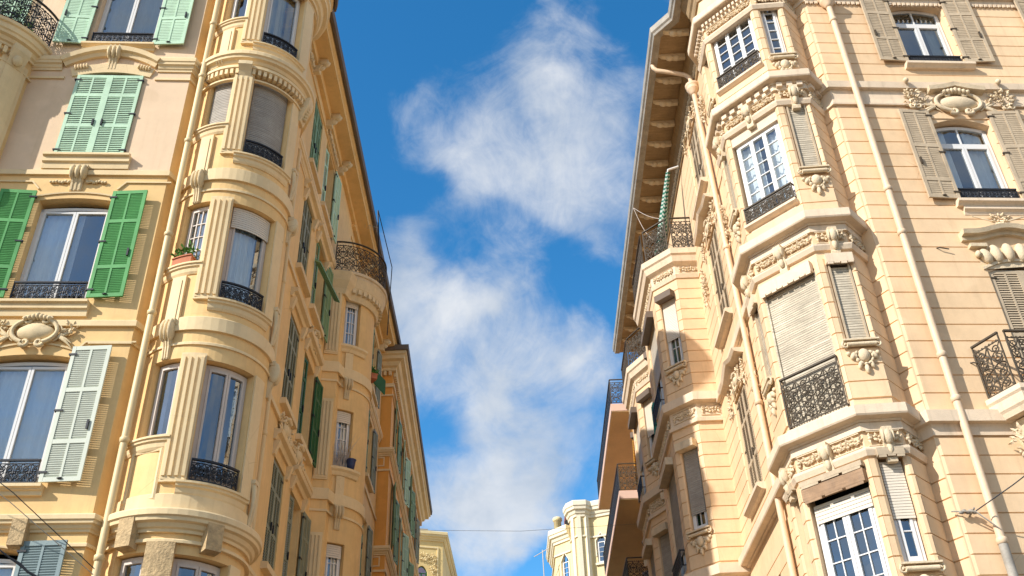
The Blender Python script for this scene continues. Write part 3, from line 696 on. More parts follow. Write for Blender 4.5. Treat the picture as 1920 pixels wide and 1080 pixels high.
# fluted pilasters on the round bay
pl = M(auto=True)
def pilaster(F, a, b, z0, z1, w=.06):
    k = F.k; pl.box(F, a, b, 0, w, z0, z1); g = (b - a); pl.auto = False
    pl.box(F, a + g * .06, b - g * .06, w, w + .012, z0 + .04, z0 + .09, nu=1); pl.box(F, a + g * .06, b - g * .06, w, w + .012, z1 - .09, z1 - .04, nu=1)
    for c in (.07, .31, .55, .79): pl.box(F, a + g * c, a + g * (c + .14), w, w + .03, z0 + .09, z1 - .09, .004, nu=1)
    pl.auto = True
for s in SILL:
    if s > 5: pilaster(LB, -2.5, 18, s - .02, s + 2.27)
    pl.box(LB, 67, 82, 0, .03, s - .02, s + 2.2)
    if s < 17:
        f2 = Fl((-5.0, 21.75), (-4.6, 21.75)); pilaster(FP, .06, .40, s - .15, s + 1.95, .04)
        pl.box(L0, 45, 74, 0, .05, s - .1, s + 2.2); pl.box(L0, 50, 69, .05, .07, s, s + 2.1)
        pl.box(L2, 26, 38, 0, .045, s - .6, s + .08)
    # strip under the small window, ending in a scroll
    if s in (11.42, 14.78, 17.88): pl.box(LB, -26, -12, 0, .06, s - .52, s + .5); pl.box(LB, -23, -15, .06, .075, s - .4, s + .4)
pl.facesweep(LB, [(-33, 7.78), (-5, 7.78), (-5, 8.6), (-33, 8.6)], [(-.03, 0), (-.03, .03), (0, .045), (.03, .03), (.03, 0)], closed=True)
pl.build('pilaster', plLt, LA)
for F, u, z0, z1, wd in [(LF, -1.72, 17.16, 17.80, .27), (LF, -1.74, 13.92, 14.48, .31), (LB, -19, 13.62, 14.36, .2), (LB, -19, 10.26, 11.0, .2), (LB, -19, 17.0, 17.5, .16), (LB, 98, 13.5, 14.1, .2), (LB, 98, 10.1, 10.8, .2), (L2, 32, 13.55, 14.1, .2), (L2, 32, 10.2, 10.75, .2)]:
    k_ = M(); key(k_, F, u, z0, z1, wd); k_.build('scroll_keystone', plLo, LA)
for u in (8.5, ):
    k_ = M(); k_.ext(LB, u - 6, u + 6, [(-.01, 16.76), (.07, 16.76), (.09, 16.85), (.15, 16.95), (.24, 17.05), (.24, 17.14), (-.01, 17.14)]); k_.build('bracket', plLo, LA)
    k_ = M(); k_.ext(LB, u + 72, u + 84, [(-.01, 16.5), (.07, 16.5), (.12, 16.7), (.22, 16.95), (.24, 17.14), (-.01, 17.14)])
    for j in range(6): k_.lump(LB, u + 78, .13 + j * .012, 16.6 + j * .08, .06, .05, .035)
    k_.build('bracket', plLo, LA)
    k_ = M(); k_.ext(L0, 50, 66, [(-.01, 16.75), (.08, 16.75), (.14, 16.9), (.22, 17.1), (.22, 17.24), (-.01, 17.24)]); k_.lump(L0, 58, .13, 16.9, .1, .08, .14); k_.build('bracket', plLo, LA)
# side volutes of the round bay
for s in (14.78, 11.42, 8.05):
    k_ = M(); P = [LB.P(84, .04 + .06 * math.sin(t * 3.1) * (1 - t), s + .35 - .75 * t) for t in [i / 10 for i in range(11)]]
    k_.tube(P, [.05 - .003 * i for i in range(11)], 7); k_.tube([LB.P(84 + 3, .03 + .05 * math.sin(t * 3.1), s + .3 - .65 * t) for t in [i / 8 for i in range(9)]], .035, 6)
    k_.box(LB, 81, 89, 0, .1, s + .33, s + .40); k_.build('volute', plLo, LA)
vm = M(auto=True)
for F, a, b, z0, z1, w in ((LF, -1.2, -.95, 7.05, 7.48, .17), (LB, -24, -11, 6.98, 7.46, .2), (LB, 37, 50, 6.98, 7.42, .2), (LB, -3, 19, 4.8, 5.5, .08), (LB, -3, 19, 5.55, 6.3, .08), (LB, -3, 19, 6.35, 7.1, .08)):
    vm.box(F, a, b, 0, w, z0, z1, .015, .015)
vm.build('textured_block', rough_m, LA)
ca = M(); cartouche(ca, LF, -1.70, 10.80, .92, .56, .34, .15); ca.lump(LF, -1.70, .02, 10.79, .33, .12, .17, a=16, b=8); ca.build('cartouche', plLo, LA)
ga = M()
for sg in (-1, 1):
    for j in range(7): ga.lump(LF, -1.72 + sg * (.17 + .055 * j), .03, 14.13 + .012 * math.sin(j * 2), .035, .03, .045 - .003 * j, rot=sg * .7 * (-1) ** j, a=6, b=4)
leafy(ga, LF, -2.55, 19.65, .16, .22, 16, .09); leafy(ga, LF, -3.0, 19.3, .1, .12, 10, .09)
ga.build('foliage_relief', plLo, LA)
# street side hoods
hd = M(auto=True)
for zt, u0, u1 in ((13.92, 1.45, 2.9), (13.92, 3.1, 4.6), (10.55, 1.45, 2.9), (10.55, 3.1, 4.6), (17.02, 1.5, 2.9), (17.02, 3.1, 4.6), (7.1, 1.5, 2.9)):
    hd.ext(LS, u0, u1, [(-.01, zt - .12), (.05, zt - .12), (.08, zt - .03), (.16, zt), (.18, zt + .08), (-.01, zt + .1)])
    for e in (u0 + .06, u1 - .18): hd.ext(LS, e, e + .12, [(-.01, zt - .42), (.05, zt - .4), (.13, zt - .12), (-.01, zt - .12)])
hd.build('window_hood', plLt, LA)
for u, z in ((3.4, 10.95), (2.1, 10.9), (3.9, 14.15), (2.2, 7.5)):
    c_ = M(); cartouche(c_, LS, u, z, .6, .5, .3, .15); c_.build('cartouche', plLo, LA)

# eave: follows front, rounds the bay, steps out above the street
ev = M(); EP = [(-.02, 20.62), (.10, 20.62), (.12, 20.72), (.46, 20.74), (.47, 20.84), (.53, 20.88), (.56, 21.0), (-.02, 21.0)]
ev.sweep([fpt(-9), fpt(-.11)], EP)
ev.sweep(arcpath(BC, BR, -60, 112, 30), [(a * .72, b - .08) for a, b in EP])
ev.sweep([(-5.3, 15.98), (-4.72, 15.98), (-4.80, 31.3)], EP)
ev.build('cornice', plL, LA)
eg = M(); GP = [(.565, 20.9), (.64, 20.9), (.67, 21.04), (.62, 21.08), (.50, 21.06), (-.3, 21.02), (-.3, 21.005), (.55, 21.005)]
eg.sweep([fpt(-9), fpt(0)], GP); eg.sweep(arcpath(BC, BR, -60, 112, 30), [(a * .74, b - .09) for a, b in GP]); eg.sweep([(-5.3, 15.98), (-4.72, 15.98), (-4.80, 31.3)], GP)
eg.build('gutter', roofm, LA)
ug = M(auto=True)
for z0, z1, w in ((20.5, 20.60, .12), (20.08, 20.13, .04)): ug.sweep(st1, band(z0, z1, w, .02)); ug.sweep(st2, band(z0, z1, w, .02))
ug.build('string_course', plL, LA)
eb = M()
for u in (1.15, 3.05, 4.9, 9.7, 11.9, 14.3): eb.item(); console(eb, LS, u, 20.28, 20.72, .13, .34)
eb.item()
garland(eb, LS, .4, 1.0, 20.25, 20.5, .03); garland(eb, LS, 3.3, 4.7, 20.3, 20.55, .03)
eb.build('eave_bracket', plLo, LA)

# windows on the front
window(LA, LF, -2.33, -1.03, 17.9, 20.1, .05, curtain=(curtd, [(0, 1)]))
window(LA, LF, -2.33, -1.03, 11.44, 13.62, .04, curtain=(curt, [(.03, .45), (.47, .60)]), fw=.06)
window(LA, LF, -2.33, -1.03, 8.07, 10.3, .04, curtain=(curt, [(.02, .97)]), fw=.06)
window(LA, LF, -2.33, -1.03, 4.78, 6.95, .04, curtain=(curt, [(.02, .97)]), fw=.06)
railing(LA, LF, -2.30, -1.06, 17.9, 18.26, .03, iron)
railing(LA, LF, -2.30, -1.06, 11.44, 11.84, .03, iron)
railing(LA, LF, -2.30, -1.06, 8.07, 8.48, .03, iron)
# shutters
shutter(LA, LF, -2.33, .65, 14.78, 16.97, 1, 0, mint, .015); shutter(LA, LF, -1.03, .65, 14.78, 16.97, -1, 0, mint, .015)
folded(LA, LF, -2.37, .65, 17.86, 20.1, -1, 3, mint, .07, louvre=False); folded(LA, LF, -1.0, .65, 17.86, 20.1, 1, 3, mint, .07, louvre=False)
folded(LA, LF, -1.0, .63, 11.47, 13.85, 1, 4, green, .07, panels=(0, .27, .70, 1)); folded(LA, LF, -2.38, .63, 11.47, 13.85, -1, 4, green, .07, panels=(0, .27, .70, 1))
folded(LA, LF, -.99, .64, 8.07, 10.48, 1, 4, pale, .07, panels=(0, .28, .66, 1)); folded(LA, LF, -2.38, .64, 8.07, 10.48, -1, 4, pale, .07, panels=(0, .28, .66, 1))
folded(LA, LF, -.99, .66, 4.78, 7.14, 1, 4, slate, .07, louvre=True); folded(LA, LF, -2.38, .66, 4.78, 7.14, -1, 4, slate, .07)
folded(LA, LF, -3.75, .65, 17.86, 20.1, -1, 2, mint, .07)
# windows of the round bay
for s, cs, cb, bl, blm, fm in ((17.88, None, (curtd, [(0, .6)]), 0, pvc, white), (14.78, None, None, .98, blindg, offwh), (11.42, (curt, [(0, 1)]), (curt, [(0, .82)]), .22, pvc, offwh), (8.05, None, (curtd, [(0, .15)]), 0, pvc, offwh), (4.75, None, None, 0, pvc, offwh)):
    window(LA, LB, -30, -3, s + .76, s + 2.18, fm=fm, wd=-.13, curtain=cs, blind=.98 if bl > .5 else 0, blind_m=blm, leaves=1, bars=(3, 4) if s == 11.42 else None)
    window(LA, LB, 18.5, 65.5, s + .04, s + 2.16, fm=fm, wd=-.15, curtain=cb, blind=bl, blind_m=blm, leaves=2 if s in (8.05, 4.75) else 1, fw=.07)
    railing(LA, LB, 19.5, 62, s + .02, s + .40, .02, iron)
# windows of the second bay
for s in SILL[:-1]:
    window(LA, L2, 20, 46, s + .32, s + 1.83, fm=white, wd=-.12, bars=(3, 4), leaves=1, blind=.2 if s < 15 else 0, curtain=(curt, [(.5, 1)]))
    window(LA, L2, 101, 134, s + .22, s + 2.05, fm=white, wd=-.12)
    window(LA, L0, -39, 41, s + .04, s + 2.1, fm=white, wd=-.12, leaves=3, curtain=(curt, [(0, .9)]))
# street side windows: closed pairs, open leaves and a propped panel
for s in SILL:
    gm = {17.88: sage, 14.78: greygr, 11.42: greygr, 8.05: greygr, 4.75: greygr}[s]
    shutter(LA, LS, 1.7, .49, s + .02, s + 2.12, 1, 0, gm, -.06); shutter(LA, LS, 2.68, .49, s + .02, s + 2.12, -1, 0, gm, -.06)
    gm = {17.88: mint, 14.78: sage, 11.42: dgreen, 8.05: greygr, 4.75: greygr}[s]
    window(LA, LS, 3.3, 4.42, s + .04, s + 2.1)
    shutter(LA, LS, 3.3, .5, s + .02, s + 2.12, 1, 8, gm, -.12); folded(LA, LS, 4.46, .54, s + .02, s + 2.12, 1, 5, gm, .04)
    if s > 5:
        shutter(LA, LS, 10.3, .5, s + .02, s + 2.12, 1, 0, sage, -.04); shutter(LA, LS, 11.3, .5, s + .02, s + 2.12, -1, 0, sage, -.04)
        window(LA, LS, 12.6, 13.7, s + .04, s + 2.1); folded(LA, LS, 12.58, .5, s + .02, s + 2.12, -1, 6, sage, .03); folded(LA, LS, 13.74, .5, s + .02, s + 2.12, 1, 6, greygr, .03)
a_, b_ = LS.P(3.2, .06, 16.02), LS.P(4.5, .34, 15.72)
G = Fx(a_, b_ - a_, Vector((.9, 0, -.4)))
m = M(); m.box(G, 0, (b_ - a_).length, -.04, .12, -.02, .03); m.box(G, .06, (b_ - a_).length - .06, .0, .08, -.032, -.022); m.build('propped_shutter_panel', sage, LA)
# round balcony over the second bay, and the one on the far left
def balcony(par, c, r, a0, a1, z, mt, rl, h=1.0, corb=True):
    p = arcpath(c, r, a0, a1, 30); m = M()
    m.sweep(p, [(-.9, z - .16), (-.02, z - .16), (.0, z - .09), (.04, z - .07), (.05, z), (-.9, z)]); o = m.build('balcony_slab', mt, par)
    railing(o, Fc(c, r - .03), a0 + 3, a1 - 3, z + .02, z + h, 0, rl, r=.011, dense=1.1)
balcony(LA, (-4.69, 22.36), 1.22, -2, 185, 17.2, plRo, ironR)
m = M(); m.sweep(b2, [(-.02, 16.45), (.06, 16.45), (.10, 16.6), (.2, 16.8), (.26, 17.04), (-.02, 17.04)])
m.item(); dentils(m, L2, 25, 180, 16.62, 16.76, .05, .2, .13); m.build('corbel_ring', plLo, LA)
balcony(LA, L0C, 1.31, -90, 84, 17.68, plLt, iron, .95)
pp = [LF.P(.13, -.03, z) for z in (0, 5, 10, 15, 17.4)]
pipe(LA, [Vector((-6.165, 14.04, z)) for z in (0, 6, 12, 18, 20.7)], .062, pipeL, [(-6.165, 14.04, z) for z in (6.9, 8.8, 11.2, 12.9, 15.2, 17.0, 18.6)])
pipe(LA, [Vector((-4.62, 16.3, z)) for z in (0, 6, 12, 17)], .05, pipeL, [(-4.62, 16.3, z) for z in (7, 10, 13.4, 16.4)])

# ================================================================== RIGHT: sand coloured rusticated building
RA = thing('rusticated_sand_building', 'sand coloured building on the right with horizontal grooves, angular corner bay and garland cornices', 'building', (6.38, 13.96, 0))
RF = Fl((6.4, 13.96), (6.4 + math.cos(A4), 13.96 + math.sin(A4)))
V = [(4.7, 15.9), (4.42, 15.5), (4.42, 14.72), (5.26, 13.84), (5.85, 13.81), (6.24, 14.22)]
FD, FC_, FB, FA_, FE = [Fl(V[i], V[i + 1]) for i in range(5)]
FN = Fl(V[5], tuple(RF.P(0, 0, 0))[:2])
RT = 19.7
RSs = Fl((4.7, 31.2), (4.7, 15.9))                       # u = 31.2 - y
W_ = [(4.7, 20.42), (4.14, 20.42), (3.62, 20.95), (3.6, 23.2), (4.1, 23.9), (4.7, 23.9)]
X_ = [(4.7, 25.3), (4.1, 25.3), (3.62, 26.2), (3.62, 28.0), (4.1, 28.8), (4.7, 28.8)]
SR = [5.0, 8.85, 13.02, 16.6]
rw, rc = M(), M()
# front wall
rfh = [(1.78, 2.95, 16.62, 18.38, .14), (1.78, 2.95, 13.02, 14.95, .16), (1.84, 2.95, 8.95, 11.45, .14), (1.78, 2.95, 5.0, 7.4, .14), (5.2, 6.3, 16.62, 18.38, .14), (5.2, 6.3, 13.02, 14.95, .16)]
rw.wall(RF, -.02, 10, 0, 20.5, rfh)
for z0, z1 in ((0, 8.30), (8.75, 12.3), (12.3, 15.42), (16.02, 18.45), (18.9, 20.4)): courses(rc, RF, 0, 10, z0, z1, rfh, e0=.04)
# facets of the corner bay: (frame, openings)
Bh = [(.08, 1.12, 16.66, 18.42), (.06, 1.14, 13.1, 15.42), (.08, 1.12, 8.85, 11.55), (.08, 1.12, 5.1, 7.86)]
Ah = [(.13, .50, 16.70, 18.55), (.13, .53, 13.68, 15.4), (.13, .53, 9.98, 11.6), (.13, .50, 6.3, 7.95)]
Ch = [(.2, .56, 16.7, 18.55), (.2, .56, 13.68, 15.4), (.2, .56, 9.98, 11.6), (.2, .56, 6.3, 7.95)]
for F, H in ((FD, []), (FC_, Ch), (FB, Bh), (FA_, Ah), (FE, []), (FN, [])):
    rw.wall(F, 0, F.len, 0, 20.5, H, depth=.2)
    for z0, z1 in ((4, 7.94), (8.95, 11.68), (12.6, 15.45), (16.35, 18.55)):
        courses(rc, F, 0, F.len, z0, z1, H, e0=-.008 if F not in (FD, FE, FN) else .01, e1=-.008 if F not in (FN,) else .03, w=.026, side=.05)
# street wall
sth = [(12.1, 13.3, 17.05, 19.3), (12.1, 13.3, 13.35, 15.9), (12.1, 13.3, 9.35, 11.75), (12.1, 13.3, 5.4, 7.6)]
rw.wall(RSs, 0, RSs.len, 0, 20.5, sth)
for z0, z1 in ((4, 8.2), (8.75, 12.1), (12.5, 15.5), (16, 19.2)): courses(rc, RSs, 10.8, RSs.len, z0, z1, sth, w=.02)
# second and third bay
bay_h = {}
for Q in (W_, X_):
    for i in range(5):
        F = Fl(Q[5 - i], Q[4 - i]); H = []
        if 1 <= i <= 3 and F.len > .6:
            for zz in (5.2, 9.0, 13.1): H.append((F.len * .2, F.len * .8, zz + (0 if i == 2 else .55), zz + 2.45))
        rw.wall(F, 0, F.len, 0, 16.7, H, depth=.18); bay_h[(Q[0][1], i)] = (F, H)
        for z0, z1 in ((4, 8.2), (8.75, 12.1), (12.7, 16.0)): courses(rc, F, 0, F.len, z0, z1, H, e0=-.008, e1=-.008, w=.024)
rw.build('wall', plR, RA); rc.build('rusticated_coursing', plR, RA)
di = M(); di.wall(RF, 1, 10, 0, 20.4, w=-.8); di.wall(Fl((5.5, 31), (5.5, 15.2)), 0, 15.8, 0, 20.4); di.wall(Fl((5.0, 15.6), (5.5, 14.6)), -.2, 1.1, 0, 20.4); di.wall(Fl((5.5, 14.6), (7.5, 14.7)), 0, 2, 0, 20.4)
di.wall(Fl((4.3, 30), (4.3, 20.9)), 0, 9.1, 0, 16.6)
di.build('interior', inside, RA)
r_ = M(); r_.add([(4.6, 14.6, 20.49), (5.3, 13.9, 20.49), (16, 14.6, 20.49), (16, 31.2, 20.49), (4.6, 31.2, 20.49)], [[0, 1, 2, 3, 4]]); r_.build('roof', roofm, RA)

bay = V[:]; front = [V[5], tuple(RF.P(0, 0, 0))[:2], tuple(RF.P(10, 0, 0))[:2]]
full = [(4.7, 20.3)] + bay + front[1:]
ct = M(auto=True)
def stack(path, z, wd=1.0, fr=True):             # crown slab, soffit, frieze bed and architrave: z = underside of crown
    ct.sweep(path, [(-.02, z), (.07 * wd, z), (.08 * wd, z + .035), (.21 * wd, z + .045), (.225 * wd, z + .07), (.225 * wd, z + .22), (.05, z + .27), (-.02, z + .27)])
    if fr:
        ct.sweep(path, band(z - .14, z, .05, .01)); ct.sweep(path, [(-.02, z - .56), (.05, z - .55), (.085, z - .47), (.085, z - .44), (.045, z - .41), (.03, z - .40), (-.02, z - .40)])
stack(bay, 15.9); stack(bay, 12.38); stack(bay, 8.52); stack(bay, 18.72)
stack([(4.7, 20.3), (4.7, 15.92)], 8.52, .9, False); stack([(4.7, 20.3), (4.7, 15.92)], 12.38, .5, False)
# front strings
ct.sweep(front, [(-.02, 15.60), (.03, 15.60), (.035, 15.84), (.12, 15.85), (.13, 15.92), (.14, 16.0), (.03, 16.06), (-.02, 16.06)])
ct.sweep(front, [(-.02, 15.42), (.07, 15.43), (.075, 15.47), (.045, 15.5), (.04, 15.6), (-.02, 15.6)])
ct.sweep(front, [(-.02, 8.32), (.05, 8.32), (.055, 8.46), (.07, 8.50), (.16, 8.51), (.17, 8.70), (.03, 8.74), (-.02, 8.74)])
ct.sweep(front, [(-.02, 18.5), (.05, 18.5), (.05, 18.62), (.15, 18.64), (.18, 18.8), (.2, 18.95), (-.02, 18.97)])
for Q in (W_, X_):
    p = Q[::-1]
    for z in (8.45, 12.5): ct.sweep(p, [(-.02, z - .5), (.09, z - .5), (.10, z - .42), (.03, z - .4), (.03, z - .03), (.19, z), (.20, z + .2), (.03, z + .24), (-.02, z + .24)])
    ct.sweep(p, [(-.02, 16.0), (.05, 16.02), (.08, 16.12), (.04, 16.16), (.05, 16.38), (.16, 16.46), (.2, 16.62), (.24, 16.66), (.25, 16.82), (-.3, 16.82), (-.3, 16.7), (-.02, 16.7)])
ct.build('cornice', plRt, RA)
cd_ = M()
for F in (FC_, FB, FA_, FE): cd_.item(); dentils(cd_, F, 0, F.len, 15.80, 15.9, .03, .12, .19); cd_.item(); dentils(cd_, F, 0, F.len, 18.62, 18.7, .03, .12, .10)
cd_.item(); dentils(cd_, RF, 0, 7, 18.42, 18.5, .02, .07, .10)
cd_.build('dentil_row', plRt, RA)
for F in (FC_, FB, FA_, FE):
    for z in (15.9, 12.38, 8.52, 18.72):
        g_ = M(); garland(g_, F, .05, F.len - .04, z - .36, z - .18, .03)
        g_.build('garland_frieze', plRo, RA)
for F, u in ((FC_, .39), (FB, .60), (FA_, .33)):
    for z in (15.9, 12.38, 8.52): c_ = M(); console(c_, F, u, z - .68, z - .14, .15, .17); c_.build('carved_console', plRo, RA)
for F, u, z0, z1, wd in ((FA_, .33, 16.15, 16.72, .42), (FA_, .33, 13.08, 13.70, .44), (FA_, .33, 9.38, 9.99, .46), (FA_, .33, 5.7, 6.31, .46), (FC_, .38, 16.15, 16.72, .42), (FC_, .38, 13.08, 13.70, .44), (FC_, .38, 9.38, 9.99, .46), (FC_, .38, 5.7, 6.31, .46)):
    c_ = M(); drop(c_, F, u, z0, z1, wd); c_.build('shell_sill', plRo, RA)
# arched windows of the front
window(RA, RF, 1.80, 2.93, 16.62, 18.40, .1, transom=17.98, wd=-.16, curtain=(curtd, [(.7, .95)]), fw=.07)
window(RA, RF, 1.80, 2.93, 13.04, 14.96, .1, transom=14.52, wd=-.16, curtain=(curt, [(.02, .3), (.62, .95)]), fw=.07)
window(RA, RF, 5.22, 6.28, 13.04, 14.96, .1, transom=14.52, wd=-.16); window(RA, RF, 5.22, 6.28, 16.62, 18.4, .1, transom=17.98, wd=-.16)
window(RA, RF, 1.80, 2.93, 5.02, 7.4, .1, transom=6.9, wd=-.16, fw=.07)
for uh, sd in ((1.80, -1), (2.96, 1), (5.2, -1), (6.3, 1)):
    folded(RA, RF, uh - .02 if sd < 0 else uh, .60, 16.66, 18.62, sd, 3, beige, .06, louvre=False, panels=(0, .34, .74, 1)); folded(RA, RF, uh - .02 if sd < 0 else uh, .60, 13.04, 15.26, sd, 3, beige, .06, louvre=False, panels=(0, .2, .58, 1))
shutter(RA, RF, 1.85, .55, 8.97, 11.5, 1, 0, beige, -.05, panels=(0, .48, 1)); shutter(RA, RF, 2.95, .55, 8.97, 11.5, -1, 0, beige, -.05, panels=(0, .48, 1))
railing(RA, RF, 1.82, 2.92, 13.04, 13.32, .03, iron, dense=1); railing(RA, RF, 1.82, 2.92, 16.62, 16.88, .03, iron, dense=1)
s_ = M(auto=True)
for z, a, b in ((16.60, 1.68, 3.1), (13.0, 1.68, 3.1), (13.0, 5.1, 6.4)): s_.ext(RF, a, b, [(-.01, z), (.17, z - .01), (.17, z - .07), (.12, z - .10), (.09, z - .13), (-.01, z - .13)])
s_.ext(RF, 1.78, 2.98, [(-.01, 12.87), (.09, 12.87), (.10, 12.80), (.05, 12.76), (.03, 12.70), (-.01, 12.70)])
s_.build('sill', plRt, RA)
o_ = M()
o_.facesweep(RF, [(1.9, 12.68), (2.2, 12.58), (2.55, 12.58), (2.85, 12.68)], [(-.012, 0), (-.012, .03), (.012, .03), (.012, 0)])
leafy(o_, RF, 2.38, 12.6, .14, .07, 12, .04)
hood = [(1.52, 12.20), (1.78, 12.21)] + [(1.78 + 1.2 * i / 8, 12.21 + .13 * math.sin(math.pi * i / 8) ** 1.5) for i in range(1, 8)] + [(2.98, 12.21), (3.24, 12.20)]
o_.facesweep(RF, hood, [(-.12, 0), (-.12, .09), (-.05, .1), (-.05, .2), (.03, .23), (.06, 0)])
for i, (u, a) in enumerate(((1.86, .3), (2.06, .16), (2.29, .05), (2.52, -.05), (2.75, -.16), (2.95, -.3))): o_.lump(RF, u, .05, 11.72 + .13 * math.sin(math.pi * (i + .5) / 6), .10, .09, .16 + .03 * (i in (1, 2, 3, 4)), rot=a, a=12, b=8)
o_.facesweep(RF, [(1.74 + 1.31 * i / 10, 11.5 + .18 * (1 - (2 * i / 10 - 1) ** 2)) for i in range(11)], [(-.02, 0), (-.02, .05), (.03, .05), (.03, 0)])
o_.box(RF, 1.62, 1.92, 0, .12, 11.93, 12.0); o_.lump(RF, 1.72, .08, 11.78, .05, .07, .07)
for a, b in ((1.52, 1.9),): o_.add([RF.P(1.56, .02, 12.15), RF.P(1.80, .02, 11.5), RF.P(3.05, .02, 11.6), RF.P(3.2, .02, 12.15)], [[0, 1, 2, 3]])
o_.build('arched_hood', plRo, RA)
c_ = M(); cartouche(c_, RF, 2.46, 15.50, 1.12, .60, .42, .16); c_.lump(RF, 2.46, .03, 15.49, .40, .14, .19, a=16, b=8)
c_.facesweep(RF, [(1.92, 15.80), (2.2, 15.84), (2.46, 15.92), (2.75, 15.84), (3.05, 15.80)], [(-.05, 0), (-.04, .18), (.05, .2), (.05, 0)])
for u in (1.55, 3.42):
    leafy(c_, RF, u, 15.62, .12, .26, 26, .17); c_.lump(RF, u - .06, .2, 15.98, .055, .055, .06)
    for sg in (-1, 1): c_.tube([RF.P(u + a, .12, b) for a, b in spiral((sg * .06, 15.36), .09, R(90), 1.2, 12, .2, sg)], .025, 5)
c_.build('cartouche', plRo, RA)
# polygonal balcony at the right edge
by = M()
bp = [tuple(RF.P(u, w, 0))[:2] for u, w in ((1.07, 0.01), (1.30, .52), (3.6, .52), (3.85, .01))]
by.sweep(bp, [(-.5, 8.52), (.02, 8.52), (.05, 8.60), (.08, 8.64), (.1, 8.78), (.13, 8.82), (.13, 8.90), (-.5, 8.90)]); sl_ = by.build('balcony_slab', plRt, RA)
cb = M(); cb.sweep([tuple(RF.P(u, w, 0))[:2] for u, w in ((1.25, 0.01), (1.42, .42), (3.45, .42), (3.6, .01))], [(-.4, 7.6), (-.25, 7.7), (-.12, 8.0), (-.02, 8.3), (.03, 8.5), (-.4, 8.51)])
leafy(cb, Fl(bp[0], bp[1]), .3, 8.1, .12, .25, 14, .0); cb.build('balcony_corbel', plRo, RA)
for i in range(3):
    F = Fl(bp[i], bp[i + 1]); railing(sl_, F, .02, F.len - .02, 8.92, 9.9, .05, ironR, r=.012, dense=1.1)
# windows of the corner bay
fwB = dict(fm=white, wd=-.10, fw=.05)
window(RA, FB, .1, 1.1, 16.68, 18.3, bars=(1, 6), leaves=3, stile=.042, **fwB); window(RA, FB, .1, 1.1, 13.12, 15.10, bars=(1, 6), leaves=3, stile=.042, curtain=(curt, [(.02, .44), (.54, .97)]), **fwB)
window(RA, FB, .1, 1.1, 5.1, 7.42, bars=(2, 6), fm=white, wd=-.10, fw=.06, stile=.06)
for Q, z0, z1 in ((Bh[0], 18.18, 18.42), (Bh[1], 15.1, 15.42)):
    m = M(); m.box(FB, Q[0], Q[1], -.16, -.02, z0, z1); m.build('blind_box', plRt, RA)
m = M(); roller(m, FB, .1, 1.1, 8.9, 11.5, -.04, .042); m.box(FB, .08, .11, -.12, 0, 8.9, 11.5); m.box(FB, 1.09, 1.12, -.12, 0, 8.9, 11.5); m.build('roller_blind', blindm, RA)
def lambrequin(F, a, b, z0, z1, mt, w=.1, step=.11):
    m = M(); m.box(F, a, b, 0, w, z0 + .04, z1); n = max(3, int((b - a) / step)); d = (b - a) / n
    for i in range(n): m.ext(F, a + d * (i + .08), a + d * (i + .92), [(w - .015, z0 + .015 * (i % 2)), (w, z0 + .015 * (i % 2)), (w, z0 + .045), (w - .015, z0 + .045)])
    m.build('blind_valance', mt, RA)
lambrequin(FB, .05, 1.1, 11.42, 11.68, plRt); lambrequin(FA_, .12, .58, 11.5, 11.72, plRt); lambrequin(FC_, .15, .6, 11.5, 11.72, plRt)
rust = mat('peeling_wood', (0.46, 0.29, 0.17), var=.3, vscale=5, streak=.4, streak_col=(.25, .2, .16), grain=.4)
lambrequin(FB, .05, 1.13, 7.56, 7.80, rust, .10, .4); lambrequin(FB, .04, 1.14, 7.80, 7.92, beige, .11, .4); lambrequin(FA_, .12, .52, 7.9, 8.06, beige, .12, .4); lambrequin(FC_, .15, .6, 7.9, 8.06, beige, .1, .4)
m = M(); roller(m, FB, .12, 1.08, 7.25, 7.55, -.06, .05); m.build('roller_blind', pvc, RA)
window(RA, FA_, .15, .48, 16.72, 18.5, fm=white, wd=-.1, leaves=1, bars=(1, 6), fw=.04)
window(RA, FA_, .16, .48, 6.32, 7.3, fm=white, wd=-.1, leaves=1, bars=(1, 2), fw=.05)
m = M(); roller(m, FA_, .16, .48, 7.0, 7.9, -.06, .045); m.build('roller_blind', pvc, RA)
for F, a, b in ((FA_, .15, .51), (FC_, .22, .54)):
    for z0, z1 in ((13.78, 15.36), (10.0, 11.5)):
        m = M(); roller(m, F, a + .03, b - .03, z0, z1, -.03, .05); m.build('roller_blind', blindm, RA)
        m = M(); m.box(F, a, a + .03, -.08, .015, z0 - .06, z1 + .03); m.box(F, b - .03, b, -.08, .015, z0 - .06, z1 + .03); m.box(F, a + .03, b - .03, -.08, .01, z0 - .06, z0); m.build('blind_frame', beige, RA)
for z0, z1 in ((16.72, 18.5), (6.32, 7.9)): window(RA, FC_, .22, .54, z0, z1, fm=white, wd=-.1, leaves=1, bars=(1, 6), fw=.04)
railing(RA, FB, .08, 1.12, 16.66, 17.02, .05, ironR, ret=.1); railing(RA, FB, .06, 1.12, 13.12, 13.47, .05, ironR, ret=.1); railing(RA, FB, .06, 1.14, 8.86, 9.78, .06, ironR, r=.0115, ret=.1, dense=.75)
m = M(auto=True)
for z in (16.62, 13.06, 8.82): m.ext(FB, .04, 1.16, [(-.01, z), (.12, z), (.12, z - .05), (.07, z - .08), (-.01, z - .1)])
for z in (16.62, 13.06): m.facesweep(FB, [(.12, z - .28), (.12, z - .14), (1.08, z - .14), (1.08, z - .28)], [(-.01, 0), (-.01, .02), (.01, .02), (.01, 0)])
m.build('sill', plRt, RA)
